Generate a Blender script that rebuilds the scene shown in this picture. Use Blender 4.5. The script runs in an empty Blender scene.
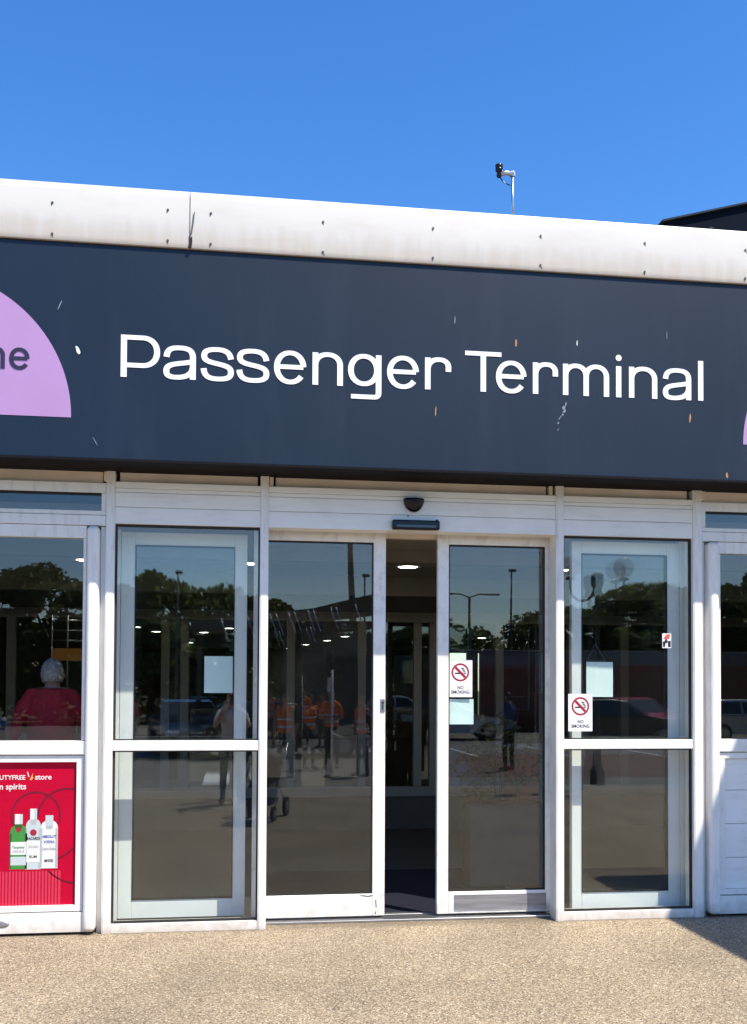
import bpy, bmesh, math, random
from mathutils import Vector, Matrix
from math import sin, cos, pi, radians as R

# ------------------------------------------------------------------ camera, sky, sun, exposure
S = bpy.context.scene
COL = S.collection
cam = bpy.data.cameras.new('camera'); camo = bpy.data.objects.new('camera', cam); COL.objects.link(camo)
cam.sensor_fit = 'VERTICAL'; cam.sensor_height = 36.0; cam.lens = 36.0 * 1000 / 1024
cam.shift_y = 147.57 / 1024; cam.clip_start = 0.05; cam.clip_end = 2000
r_ = Vector((0.9905914930, -0.1367695422, 0.0047524980)); u_ = Vector((-0.0084611668, -0.0265476298, 0.9996117406))
f_ = Vector((0.1365902728, 0.9902470982, 0.0274550862))
camo.matrix_world = Matrix(((r_.x, u_.x, -f_.x, 0.0), (r_.y, u_.y, -f_.y, -7.3), (r_.z, u_.z, -f_.z, 1.753), (0, 0, 0, 1)))
S.camera = camo

SUN_EL, SUN_AZ = R(57.8), R(41.7)            # azimuth: to the right of the facade's outward normal
tosun = Vector((cos(SUN_EL) * sin(SUN_AZ), -cos(SUN_EL) * cos(SUN_AZ), sin(SUN_EL)))
w = bpy.data.worlds.new('World'); S.world = w; w.use_nodes = True
nt = w.node_tree; bg = nt.nodes['Background']
sky = nt.nodes.new('ShaderNodeTexSky'); sky.sky_type = 'NISHITA'; sky.sun_disc = False
sky.sun_elevation = SUN_EL; sky.sun_rotation = math.atan2(tosun.x, tosun.y)
sky.air_density = 1.0; sky.dust_density = 0.35; sky.ozone_density = 3.2
hs = nt.nodes.new('ShaderNodeHueSaturation'); hs.inputs['Hue'].default_value = .507; hs.inputs['Saturation'].default_value = 1.31; hs.inputs['Value'].default_value = 1.14
nt.links.new(sky.outputs[0], hs.inputs['Color']); nt.links.new(hs.outputs[0], bg.inputs[0])
bg.inputs[1].default_value = 0.13
sd = bpy.data.lights.new('sun', 'SUN'); sd.energy = 4.6; sd.angle = R(0.5); sd.color = (1.0, 0.935, 0.80)
so = bpy.data.objects.new('sun', sd); COL.objects.link(so)
so.rotation_euler = tosun.to_track_quat('Z', 'Y').to_euler(); so.location = (6, -8, 20)
S.view_settings.view_transform = 'Standard'; S.view_settings.look = 'None'
S.view_settings.exposure = 0.75; S.view_settings.gamma = 1.0; S.view_settings.use_curve_mapping = False
S.render.engine = 'CYCLES'
cy = S.cycles
cy.max_bounces = 10; cy.diffuse_bounces = 4; cy.glossy_bounces = 5; cy.transmission_bounces = 6
cy.transparent_max_bounces = 24; cy.caustics_reflective = True; cy.blur_glossy = 0.2745; cy.caustics_refractive = False
cy.sample_clamp_indirect = 20.0; cy.use_denoising = True
random.seed(7)

# ------------------------------------------------------------------ materials
MATS = {}
def mat(name, col, rough=0.5, metal=0.0, var=0.0, vscale=4.0, bump=0.0, bscale=60.0, spec=0.5, dirt=None, emit=None, stretch=(1, 1, 1), coat=0.0):
    m = bpy.data.materials.new(name); m.use_nodes = True; n = m.node_tree; b = n.nodes['Principled BSDF']
    b.inputs['Base Color'].default_value = (*col, 1); b.inputs['Roughness'].default_value = rough
    b.inputs['Metallic'].default_value = metal; b.inputs['Specular IOR Level'].default_value = spec
    b.inputs['Coat Weight'].default_value = coat
    tc = n.nodes.new('ShaderNodeTexCoord')
    mp = n.nodes.new('ShaderNodeMapping'); mp.inputs['Scale'].default_value = stretch
    n.links.new(tc.outputs['Object'], mp.inputs[0])
    last = None
    if var:
        t = n.nodes.new('ShaderNodeTexNoise'); t.inputs['Scale'].default_value = vscale; t.inputs['Detail'].default_value = 6
        n.links.new(mp.outputs[0], t.inputs['Vector'])
        rp = n.nodes.new('ShaderNodeMapRange'); rp.inputs[1].default_value = .3; rp.inputs[2].default_value = .7
        rp.inputs[3].default_value = 1 - var; rp.inputs[4].default_value = 1 + var
        n.links.new(t.outputs['Fac'], rp.inputs[0])
        mx = n.nodes.new('ShaderNodeMix'); mx.data_type = 'RGBA'; mx.blend_type = 'MULTIPLY'; mx.inputs[0].default_value = 1
        mx.inputs[6].default_value = (*col, 1); n.links.new(rp.outputs[0], mx.inputs[7])
        last = mx.outputs[2]; n.links.new(last, b.inputs['Base Color'])
    if dirt:                                   # (colour, amount, scale, stretch): streaky grime
        t = n.nodes.new('ShaderNodeTexNoise'); t.inputs['Scale'].default_value = dirt[2]; t.inputs['Detail'].default_value = 8; t.inputs['Roughness'].default_value = .65
        m2 = n.nodes.new('ShaderNodeMapping'); m2.inputs['Scale'].default_value = dirt[3]
        n.links.new(tc.outputs['Object'], m2.inputs[0]); n.links.new(m2.outputs[0], t.inputs['Vector'])
        rp = n.nodes.new('ShaderNodeMapRange'); rp.inputs[1].default_value = .5; rp.inputs[2].default_value = .78
        rp.inputs[4].default_value = dirt[1]; n.links.new(t.outputs['Fac'], rp.inputs[0])
        mx = n.nodes.new('ShaderNodeMix'); mx.data_type = 'RGBA'
        n.links.new(rp.outputs[0], mx.inputs[0])
        if last: n.links.new(last, mx.inputs[6])
        else: mx.inputs[6].default_value = (*col, 1)
        mx.inputs[7].default_value = (*dirt[0], 1); n.links.new(mx.outputs[2], b.inputs['Base Color'])
    if bump:
        t = n.nodes.new('ShaderNodeTexNoise'); t.inputs['Scale'].default_value = bscale; t.inputs['Detail'].default_value = 4
        n.links.new(mp.outputs[0], t.inputs['Vector'])
        bp = n.nodes.new('ShaderNodeBump'); bp.inputs['Strength'].default_value = bump; bp.inputs['Distance'].default_value = .01
        n.links.new(t.outputs['Fac'], bp.inputs['Height']); n.links.new(bp.outputs[0], b.inputs['Normal'])
    if emit:
        b.inputs['Emission Color'].default_value = (*col, 1); b.inputs['Emission Strength'].default_value = emit
    MATS[name] = m
    return m

def splash(name, col, h0, h1, amt=.62, vs=(1, 1, 1)):
    n = MATS[name].node_tree; b = n.nodes['Principled BSDF']; src = b.inputs['Base Color'].links[0].from_socket
    g = n.nodes.new('ShaderNodeNewGeometry'); sx = n.nodes.new('ShaderNodeSeparateXYZ'); n.links.new(g.outputs['Position'], sx.inputs[0])
    t = n.nodes.new('ShaderNodeTexNoise'); t.inputs['Scale'].default_value = 14; t.inputs['Detail'].default_value = 7; mv = n.nodes.new('ShaderNodeMapping'); mv.inputs['Scale'].default_value = vs; n.links.new(g.outputs['Position'], mv.inputs[0]); n.links.new(mv.outputs[0], t.inputs['Vector'])
    a = n.nodes.new('ShaderNodeMath'); a.operation = 'MULTIPLY_ADD'; a.inputs[1].default_value = .22; n.links.new(t.outputs['Fac'], a.inputs[0]); n.links.new(sx.outputs['Z'], a.inputs[2])
    r = n.nodes.new('ShaderNodeMapRange'); r.inputs[1].default_value = h0 + .11; r.inputs[2].default_value = h1 + .11; r.inputs[3].default_value = amt; r.inputs[4].default_value = 0
    n.links.new(a.outputs[0], r.inputs[0]); mx = n.nodes.new('ShaderNodeMix'); mx.data_type = 'RGBA'; mx.inputs[7].default_value = (*col, 1)
    n.links.new(r.outputs[0], mx.inputs[0]); n.links.new(src, mx.inputs[6]); n.links.new(mx.outputs[2], b.inputs['Base Color'])

def glass_mat(name, tint, ior=1.69):
    m = bpy.data.materials.new(name); m.use_nodes = True; n = m.node_tree; n.nodes.clear()
    o = n.nodes.new('ShaderNodeOutputMaterial'); mx = n.nodes.new('ShaderNodeMixShader')
    t = n.nodes.new('ShaderNodeBsdfTransparent'); t.inputs[0].default_value = (*tint, 1)
    g = n.nodes.new('ShaderNodeBsdfGlossy'); g.inputs['Roughness'].default_value = 0.006
    r0 = ((ior - 1) / (ior + 1)) ** 2                      # Schlick; the same from both sides of the sheet
    lw = n.nodes.new('ShaderNodeLayerWeight'); lw.inputs['Blend'].default_value = .5
    pw = n.nodes.new('ShaderNodeMath'); pw.operation = 'POWER'; pw.inputs[1].default_value = 5; n.links.new(lw.outputs['Facing'], pw.inputs[0])
    fr = n.nodes.new('ShaderNodeMath'); fr.operation = 'MULTIPLY_ADD'; fr.inputs[1].default_value = 1 - r0; fr.inputs[2].default_value = r0
    n.links.new(pw.outputs[0], fr.inputs[0])
    ns = n.nodes.new('ShaderNodeTexNoise'); ns.inputs['Scale'].default_value = .9; ns.inputs['Detail'].default_value = 1
    tc = n.nodes.new('ShaderNodeTexCoord'); n.links.new(tc.outputs['Object'], ns.inputs['Vector'])
    bp = n.nodes.new('ShaderNodeBump'); bp.inputs['Strength'].default_value = .035; bp.inputs['Distance'].default_value = .02
    n.links.new(ns.outputs['Fac'], bp.inputs['Height']); n.links.new(bp.outputs[0], g.inputs['Normal'])
    n.links.new(fr.outputs[0], mx.inputs[0]); n.links.new(t.outputs[0], mx.inputs[1]); n.links.new(g.outputs[0], mx.inputs[2])
    n.links.new(mx.outputs[0], o.inputs[0]); MATS[name] = m
    return m

GR = (.30, .25, .19)
mat('white_frame', (.83, .80, .755), .38, var=.03, vscale=5, dirt=(GR, .35, 3.0, (6, 6, 1.2)), bump=.02, bscale=25)
mat('white_post', (.83, .80, .755), .36, var=.03, vscale=6, dirt=(GR, .40, 4.0, (5, 5, .8)), bump=.02, bscale=25)
mat('inner_frame', (.90, .91, .87), .4, var=.03)
mat('door_frame', (.83, .80, .755), .34, var=.04, vscale=9, dirt=((.2, .17, .14), .45, 7.0, (1.5, 1.5, 1)))
mat('header_white', (.86, .835, .79), .4, var=.03, dirt=(GR, .22, 2.5, (1, 1, 6)))
mat('fascia_white', (.64, .605, .56), .42, var=.05, vscale=1.5, dirt=((.50, .41, .31), .42, 2.2, (.7, .9, 2.6)), bump=.07, bscale=5, stretch=(.5, 1, 1))
splash('fascia_white', (.47, .38, .29), 4.745, 4.93, .7, (1, 1, .12))
for nm_ in ('white_frame', 'white_post', 'door_frame'): splash(nm_, (.42, .33, .24), -.02, .13)
mat('gasket', (.012, .012, .012), .6)
mat('rust_dark', (.018, .010, .008), .9)
mat('infill_beige', (.85, .72, .58), .7, var=.12, vscale=3)
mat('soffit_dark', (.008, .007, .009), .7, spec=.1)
mat('sign_navy', (.0045, .0135, .031), .45, var=.18, vscale=.9, dirt=((.03, .042, .065), .35, 1.3, (2.0, 2.0, .25)), bump=.02, bscale=4, spec=.36)
mat('sign_white', (.85, .85, .86), .45, emit=None)
mat('sign_lilac', (.41, .235, .46), .5, var=.03)
mat('sign_ink', (.018, .012, .045), .5)
mat('rust', (.42, .20, .08), .8)
mat('chip', (.75, .75, .72), .6)
mat('scratch', (.20, .24, .30), .6)
mat('screw', (.09, .08, .07), .5, metal=.6)
mat('black_plastic', (.004, .0045, .008), .25, spec=.35)
mat('steel', (.45, .45, .46), .35, metal=.9)
mat('worn_plate', (.33, .32, .33), .42, metal=.55, var=.25, vscale=3, stretch=(1, 1, 18), bump=.1, bscale=30)
mat('paper', (.80, .95, .89), .8, var=.02)
mat('label_white', (.86, .84, .85), .4)
mat('red_print', (.34, .012, .03), .45)
mat('black_print', (.015, .013, .015), .5)
mat('poster_red', (.47, .0015, .027), .45, spec=.12, var=.06, vscale=2.5, bump=.25, bscale=9, stretch=(.5, 1, 2.2))
mat('poster_dark', (.14, .002, .020), .4)
mat('poster_pink', (.56, .035, .075), .4)
mat('poster_white', (.72, .70, .68), .4)
mat('gold', (.75, .50, .10), .4)
mat('bottle_green', (.05, .25, .05), .25)
mat('bottle_pale', (.50, .56, .56), .25)
mat('bottle_blue', (.03, .06, .35), .4)
mat('bottle_grey', (.42, .42, .40), .4)
mat('floor_inside', (.05, .048, .045), .35, var=.15)
mat('mat_navy', (.005, .006, .022), .9, bump=.5, bscale=400)
mat('ceiling', (.32, .275, .22), .8, var=.04)
mat('wall_inside', (.20, .175, .14), .8, var=.08)
mat('wall_dark', (.10, .088, .07), .8, var=.1)
mat('lobby_frame', (.30, .27, .22), .5, var=.05)
mat('lamp', (1.0, .95, .85), .5, emit=14.0)
mat('orange', (.85, .30, .03), .6)
mat('roof_dark', (.06, .06, .065), .7, var=.1)
mat('slate', (.006, .009, .018), .9, spec=.05, var=.15, vscale=.6)
mat('slate_edge', (.035, .042, .06), .8, spec=.1)
mat('canopy_white', (.7, .7, .68), .5, var=.05)
mat('kerb', (.38, .36, .33), .85, var=.15, vscale=8)
mat('asphalt', (.17, .16, .145), .9, var=.2, vscale=1.5, bump=.4, bscale=90)
mat('paint_line', (.72, .72, .70), .8, var=.15, vscale=9)
mat('red_paving', (.15, .095, .075), .9, var=.2, vscale=2)
mat('grass', (.06, .09, .025), .95, var=.35, vscale=.6)
mat('bark', (.07, .05, .035), .9, var=.3)
mat('timber', (.12, .10, .07), .8, var=.2)
mat('shelter_panel', (.34, .31, .24), .7)
mat('pale_wall', (.55, .53, .48), .8, var=.08)
mat('grey_wall', (.24, .23, .21), .85, var=.12)
mat('brick_red', (.22, .075, .05), .9, var=.25, vscale=3)
mat('lamp_post', (.06, .065, .07), .5)
mat('globe', (.75, .77, .8), .15)
mat('skin', (.50, .28, .19), .5, var=.05)
mat('skin_dark', (.16, .08, .05), .5)
mat('hair_grey', (.40, .37, .345), .7, var=.35, vscale=40, bump=.8, bscale=120)
mat('hair_dark', (.03, .022, .018), .6, var=.3, vscale=40)
mat('hair_auburn', (.22, .055, .025), .55, var=.4, vscale=30)
mat('shirt_red', (.40, .009, .025), .75, var=.18, vscale=9, bump=.5, bscale=14)
mat('shirt_white', (.72, .66, .62), .8, var=.15, vscale=12)
mat('shirt_blue', (.06, .085, .22), .8, var=.1)
mat('dark_cloth', (.028, .03, .036), .8, var=.2)
mat('grey_cloth', (.13, .135, .14), .8, var=.2)
mat('orange_vest', (1.0, .18, .035), .7, var=.08)
mat('reflective', (.75, .76, .74), .3)
mat('shoe', (.04, .04, .04), .5)
mat('eye', (.02, .015, .01), .2)
mat('car_dark', (.02, .022, .027), .25, coat=.8)
mat('car_silver', (.45, .46, .47), .3, metal=.5, coat=.8)
mat('car_blue', (.03, .08, .28), .25, coat=.8)
mat('car_red', (.40, .02, .025), .25, coat=.8)
mat('car_white', (.75, .75, .75), .3, coat=.8)
mat('car_glass', (.015, .018, .02), .05, spec=.8)
mat('tyre', (.02, .02, .02), .85)
mat('headlamp', (.8, .8, .8), .1)
mat('tail', (.4, .01, .01), .2)
mat('pram_cloth', (.05, .052, .058), .8, var=.1)
mat('terracotta', (.30, .10, .05), .8, var=.15)
mat('soil', (.03, .022, .015), .95)
mat('dark_print', (.015, .018, .02), .6)
mat('sticker_red', (.6, .12, .08), .5)
glass_mat('glass', (.955, .975, .97)); glass_mat('glass_inner', (.93, .965, .95), 1.65); glass_mat('glass_window', (.90, .92, .925), 1.70)

gg = mat('globe_glass', (.80, .82, .85), .12); gg.node_tree.nodes['Principled BSDF'].inputs['Alpha'].default_value = .42
def leaf_mat(name, a, b):
    m = mat(name, a, .55); n = m.node_tree; p = n.nodes['Principled BSDF']
    g = n.nodes.new('ShaderNodeNewGeometry'); r = n.nodes.new('ShaderNodeValToRGB')
    r.color_ramp.elements[0].color = (*a, 1); r.color_ramp.elements[1].color = (*b, 1)
    n.links.new(g.outputs['Random Per Island'], r.inputs[0]); n.links.new(r.outputs[0], p.inputs['Base Color'])
    tl = n.nodes.new('ShaderNodeBsdfTranslucent'); n.links.new(r.outputs[0], tl.inputs[0]); ms = n.nodes.new('ShaderNodeMixShader'); ms.inputs[0].default_value = .5
    o = n.nodes['Material Output']; n.links.new(p.outputs[0], ms.inputs[1]); n.links.new(tl.outputs[0], ms.inputs[2]); n.links.new(ms.outputs[0], o.inputs[0])
leaf_mat('leaf_dark', (.04, .075, .018), (.10, .14, .04)); leaf_mat('leaf_mid', (.05, .085, .02), (.13, .17, .05))
leaf_mat('leaf_plant', (.02, .05, .015), (.22, .20, .06))

def pavement_mat():
    m = mat('pavement', (.27, .21, .14), .9); n = m.node_tree; b = n.nodes['Principled BSDF']
    tc = n.nodes.new('ShaderNodeTexCoord')
    v = n.nodes.new('ShaderNodeTexVoronoi'); v.inputs['Scale'].default_value = 125; n.links.new(tc.outputs['Object'], v.inputs['Vector'])
    sp = n.nodes.new('ShaderNodeSeparateColor'); n.links.new(v.outputs['Color'], sp.inputs[0])
    cr = n.nodes.new('ShaderNodeValToRGB'); e = cr.color_ramp.elements
    e[0].position = 0; e[0].color = (0.074, 0.055, 0.040, 1); e[1].position = 1; e[1].color = (0.552, 0.473, 0.360, 1)
    for p_, c_ in ((.16, (0.168, 0.128, 0.084, 1)), (.5, (0.271, 0.203, 0.131, 1)), (.85, (0.355, 0.279, 0.189, 1))):
        x = e.new(p_); x.color = c_
    n.links.new(sp.outputs[0], cr.inputs[0])
    t = n.nodes.new('ShaderNodeTexNoise'); t.inputs['Scale'].default_value = 1.1; t.inputs['Detail'].default_value = 7
    n.links.new(tc.outputs['Object'], t.inputs['Vector'])
    rp = n.nodes.new('ShaderNodeMapRange'); rp.inputs[1].default_value = .3; rp.inputs[2].default_value = .7; rp.inputs[3].default_value = .82; rp.inputs[4].default_value = 1.15
    n.links.new(t.outputs['Fac'], rp.inputs[0])
    mx = n.nodes.new('ShaderNodeMix'); mx.data_type = 'RGBA'; mx.blend_type = 'MULTIPLY'; mx.inputs[0].default_value = 1
    n.links.new(cr.outputs[0], mx.inputs[6]); n.links.new(rp.outputs[0], mx.inputs[7]); 
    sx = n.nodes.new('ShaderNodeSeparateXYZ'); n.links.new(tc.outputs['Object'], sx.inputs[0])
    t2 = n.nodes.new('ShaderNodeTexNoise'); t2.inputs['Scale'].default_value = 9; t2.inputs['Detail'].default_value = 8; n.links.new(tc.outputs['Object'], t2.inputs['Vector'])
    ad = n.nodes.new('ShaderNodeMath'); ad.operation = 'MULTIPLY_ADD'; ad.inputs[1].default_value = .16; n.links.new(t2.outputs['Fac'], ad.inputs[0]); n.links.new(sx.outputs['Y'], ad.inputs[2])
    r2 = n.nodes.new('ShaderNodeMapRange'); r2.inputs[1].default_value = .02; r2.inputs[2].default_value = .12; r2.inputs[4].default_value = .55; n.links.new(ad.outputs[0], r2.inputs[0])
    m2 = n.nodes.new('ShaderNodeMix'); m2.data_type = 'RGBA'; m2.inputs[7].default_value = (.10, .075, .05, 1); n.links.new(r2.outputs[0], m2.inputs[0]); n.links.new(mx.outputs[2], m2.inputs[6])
    v3 = n.nodes.new('ShaderNodeTexVoronoi'); v3.inputs['Scale'].default_value = 1.7; n.links.new(tc.outputs['Object'], v3.inputs['Vector'])
    r3 = n.nodes.new('ShaderNodeMapRange'); r3.inputs[1].default_value = .020; r3.inputs[2].default_value = .032; r3.inputs[3].default_value = .5; r3.inputs[4].default_value = 0; n.links.new(v3.outputs['Distance'], r3.inputs[0])
    m3 = n.nodes.new('ShaderNodeMix'); m3.data_type = 'RGBA'; m3.inputs[7].default_value = (.09, .08, .07, 1); n.links.new(r3.outputs[0], m3.inputs[0]); n.links.new(m2.outputs[2], m3.inputs[6])
    n.links.new(m3.outputs[2], b.inputs['Base Color'])
    bp = n.nodes.new('ShaderNodeBump'); bp.inputs['Strength'].default_value = .5; bp.inputs['Distance'].default_value = .006
    n.links.new(v.outputs['Distance'], bp.inputs['Height']); n.links.new(bp.outputs[0], b.inputs['Normal'])
pavement_mat()

# ------------------------------------------------------------------ mesh builder
class MB:
    def __init__(s): s.v = []; s.f = []; s.m = []; s.sm = []
    def add(s, vs, fs, mi=0, smooth=False):
        k = len(s.v); s.v += [tuple(p) for p in vs]
        for f in fs: s.f.append([i + k for i in f]); s.m.append(mi); s.sm.append(smooth)
        return s
    def box(s, x0, x1, y0, y1, z0, z1, mi=0):
        vs = [(x, y, z) for z in (z0, z1) for y in (y0, y1) for x in (x0, x1)]
        return s.add(vs, [(0, 2, 3, 1), (4, 5, 7, 6), (0, 1, 5, 4), (2, 6, 7, 3), (0, 4, 6, 2), (1, 3, 7, 5)], mi)
    def prism(s, poly, a0, a1, axis='y', mi=0, smooth=False):   # poly in the other two axes
        n = len(poly)
        def P(p, a): return {'y': (p[0], a, p[1]), 'x': (a, p[0], p[1]), 'z': (p[0], p[1], a)}[axis]
        vs = [P(p, a0) for p in poly] + [P(p, a1) for p in poly]
        fs = [(i, (i + 1) % n, (i + 1) % n + n, i + n) for i in range(n)]
        k = len(s.v); s.add(vs, fs, mi, smooth)
        s.f += [list(range(k + n - 1, k - 1, -1)), list(range(k + n, k + 2 * n))]; s.m += [mi, mi]; s.sm += [False, False]
        return s
    def tube(s, pts, rad, n=10, mi=0, smooth=True):
        pts = [Vector(p) for p in pts]; k = len(pts)
        if not isinstance(rad, (list, tuple)): rad = [rad] * k
        vs = []; fs = []
        for i, p in enumerate(pts):
            t = (pts[min(i + 1, k - 1)] - pts[max(i - 1, 0)]).normalized()
            ref = Vector((1, 0, 0)) if abs(t.x) < .9 else Vector((0, 1, 0))
            u = (ref - t * ref.dot(t)).normalized(); v = t.cross(u)
            r = rad[i]; ru, rv = r if isinstance(r, (list, tuple)) else (r, r)
            for j in range(n):
                a = 2 * pi * j / n; vs.append(p + u * (cos(a) * ru) + v * (sin(a) * rv))
        for i in range(k - 1):
            for j in range(n):
                fs.append((i * n + j, i * n + (j + 1) % n, (i + 1) * n + (j + 1) % n, (i + 1) * n + j))
        b = len(s.v); s.add(vs, fs, mi, smooth)
        s.f += [[b + j for j in range(n - 1, -1, -1)], [b + (k - 1) * n + j for j in range(n)]]; s.m += [mi, mi]; s.sm += [False, False]
        return s
    def ball(s, c, r, nu=14, nv=9, mi=0):
        if not isinstance(r, (list, tuple)): r = (r, r, r)
        vs = [(c[0], c[1], c[2] - r[2])]
        for i in range(1, nv):
            t = pi * i / nv
            for j in range(nu):
                a = 2 * pi * j / nu
                vs.append((c[0] + r[0] * sin(t) * cos(a), c[1] + r[1] * sin(t) * sin(a), c[2] - r[2] * cos(t)))
        vs.append((c[0], c[1], c[2] + r[2])); fs = []
        for j in range(nu): fs.append((0, 1 + (j + 1) % nu, 1 + j))
        for i in range(nv - 2):
            for j in range(nu):
                a = 1 + i * nu
                fs.append((a + j, a + (j + 1) % nu, a + nu + (j + 1) % nu, a + nu + j))
        a = 1 + (nv - 2) * nu
        for j in range(nu): fs.append((a + j, a + (j + 1) % nu, len(vs) - 1))
        return s.add(vs, fs, mi, True)
    def lathe(s, prof, c=(0, 0, 0), n=20, mi=0):
        vs = []; fs = []; k = len(prof)
        for r, z in prof:
            for j in range(n):
                a = 2 * pi * j / n; vs.append((c[0] + r * cos(a), c[1] + r * sin(a), c[2] + z))
        for i in range(k - 1):
            for j in range(n): fs.append((i * n + j, i * n + (j + 1) % n, (i + 1) * n + (j + 1) % n, (i + 1) * n + j))
        b = len(s.v); s.add(vs, fs, mi, True)
        s.f += [[b + j for j in range(n - 1, -1, -1)], [b + (k - 1) * n + j for j in range(n)]]; s.m += [mi, mi]; s.sm += [False, False]
        return s
    def build(s, name, mats, parent=None, bevel=0.0, seg=2, fixn=True):
        me = bpy.data.meshes.new(name); me.from_pydata(s.v, [], s.f)
        if isinstance(mats, str): mats = [mats]
        for m in mats: me.materials.append(MATS[m])
        me.polygons.foreach_set('material_index', s.m); me.polygons.foreach_set('use_smooth', s.sm)
        if fixn:
            b = bmesh.new(); b.from_mesh(me); bmesh.ops.recalc_face_normals(b, faces=b.faces); b.to_mesh(me); b.free()
        o = bpy.data.objects.new(name, me); COL.objects.link(o)
        if parent: o.parent = parent
        if bevel:
            d = o.modifiers.new('bevel', 'BEVEL'); d.width = bevel; d.segments = seg; d.limit_method = 'ANGLE'; d.harden_normals = True
        return o

def tag(o, label=None, cat=None, group=None, kind=None):
    if label: o['label'] = label
    if cat: o['category'] = cat
    if group: o['group'] = group
    if kind: o['kind'] = kind
    return o
def empty(name, label, cat, loc=(0, 0, 0), rz=0.0, group=None):
    o = bpy.data.objects.new(name, None); COL.objects.link(o); o.location = loc; o.rotation_euler = (0, 0, rz)
    o.empty_display_size = .1
    return tag(o, label, cat, group)
def copy_tree(o, parent=None):
    c = o.copy(); COL.objects.link(c); c.parent = parent
    for ch in list(o.children): copy_tree(ch, c)
    return c
def arc(cx, cz, rx, rz, a0, a1, n=12):
    return [(cx + rx * cos(R(a0 + (a1 - a0) * i / n)), cz + rz * sin(R(a0 + (a1 - a0) * i / n))) for i in range(n + 1)]
def textmesh(name, s, size, loc, material, parent, width=None, align='LEFT', ext=.0008, rot=(pi / 2, 0, 0)):
    c = bpy.data.curves.new(name, 'FONT'); c.body = s; c.size = size; c.extrude = ext; c.offset = size * .018; c.align_x = align; c.resolution_u = 3
    t = bpy.data.objects.new(name, c); COL.objects.link(t)
    bpy.context.view_layer.update()
    me = bpy.data.meshes.new_from_object(t.evaluated_get(bpy.context.evaluated_depsgraph_get()))
    bpy.data.objects.remove(t)
    if width:
        xs = [v.co.x for v in me.vertices]; k = width / (max(xs) - min(xs)); x0 = min(xs) if align == 'LEFT' else 0
        for v in me.vertices: v.co.x = (v.co.x - x0) * k
    me.materials.clear(); me.materials.append(MATS[material])
    o = bpy.data.objects.new(name, me); COL.objects.link(o); o.location = loc; o.rotation_euler = rot; o.parent = parent
    return o

# ------------------------------------------------------------------ ground
st = lambda o: tag(o, kind='structure')
st(MB().box(-500, 500, -600, 500, -.40, -.16).build('ground', 'grass'))
st(MB().box(-60, 80, -40, -9.6, -.16, -.10).build('car_park', 'asphalt'))
st(MB().box(-60, 80, -9.6, -9.45, -.16, .004).build('kerb', 'kerb'))
st(MB().box(-60, 80, -9.45, .30, -.16, 0.0).build('pavement', 'pavement'))
st(MB().box(4.2, 60, -19.5, -12.6, -.10, -.096).build('paving_strip', 'red_paving'))
lines = MB()
for k in range(24): lines.box(-30 + k * 2.6, -29.9 + k * 2.6, -23.5, -18.6, -.0955, -.0915)
for k in range(14): lines.box(-6 + k * .9, -5.5 + k * .9, -13.9, -11.6, -.0955, -.0915) if k % 9 in (6, 7) else None
st(lines.build('road_marking', 'paint_line'))

# ------------------------------------------------------------------ the terminal building
B = empty('terminal_building', 'white framed single storey terminal entrance with sliding glass doors', 'building')
FZ = -.40                                           # front plane of the sign
# mullions
POSTS = ((-.925, -.862), (.170, .231), (2.400, 2.463), (3.497, 3.575))
for x0, x1 in POSTS:
    m = MB(); m.box(x0, x1, 0, .15, 0, 3.288)
    m.box(x0 + .008, x1 - .008, -.004, -.0002, .0, 3.2)
    m.build('mullion', 'white_post', B, .004)
# beige infill over everything, with dark slits beside the mullions
for a, b in ((-2.62, -.955), (-.835, .150), (.282, 2.335), (2.470, 3.470), (3.603, 5.3)):
    MB().box(a, b, .045, .09, 3.205, 3.288).build('infill_panel', 'infill_beige', B)
MB().box(-2.7, 5.4, .092, .14, 3.19, 3.30).build('backing', 'gasket', B)
for x in (-.945, .236, 2.352, 3.58): MB().box(x, x + .028, .02, .08, 3.217, 3.287).build('infill_stud', 'infill_beige', B)
# headers
def header(x0, x1):
    m = MB()
    m.box(x0, x1, .02, .15, 2.915, 3.215)
    m.box(x0, x1, .004, .0198, 3.172, 3.215); m.box(x0, x1, .010, .0198, 3.142, 3.168)
    m.box(x0, x1, .008, .0198, 3.036, 3.138); m.box(x0, x1, .008, .0198, 2.915, 3.032)
    return m.build('header_panel', 'header_white', B, .002)
header(-.862, .170); header(.231, 2.400); header(2.463, 3.497)
# soffit, lower trim and the roof edge
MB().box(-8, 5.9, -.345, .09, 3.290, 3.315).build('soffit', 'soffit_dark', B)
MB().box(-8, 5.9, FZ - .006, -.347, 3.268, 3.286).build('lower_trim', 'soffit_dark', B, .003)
def fascia(x0, x1):
    prof = [(-.34, 4.752), (-.416, 4.752)]
    for i in range(0, 13):
        t = i / 12; prof.append((-.418 - .007 * sin(pi * t * .92), 4.756 + .372 * t))
    prof += [(-.414, 5.144), (-.395, 5.154), (-.34, 5.154)]
    o = MB().prism(prof, x0, x1, 'x', 0, True).build('fascia_panel', 'fascia_white', B)
    o.data.set_sharp_from_angle(angle=R(35))
    return o
fl = fascia(-7.9, -.339); fr_ = fascia(-.333, 5.9)
SX = ((-3.6, 0), (-2.8, 0), (-2.0, 0), (-1.247, .0), (-.484, .004), (-.194, .0), (.579, -.006), (1.36, .003), (2.146, .0), (2.932, .0), (3.713, .0), (4.5, 0))
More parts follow.
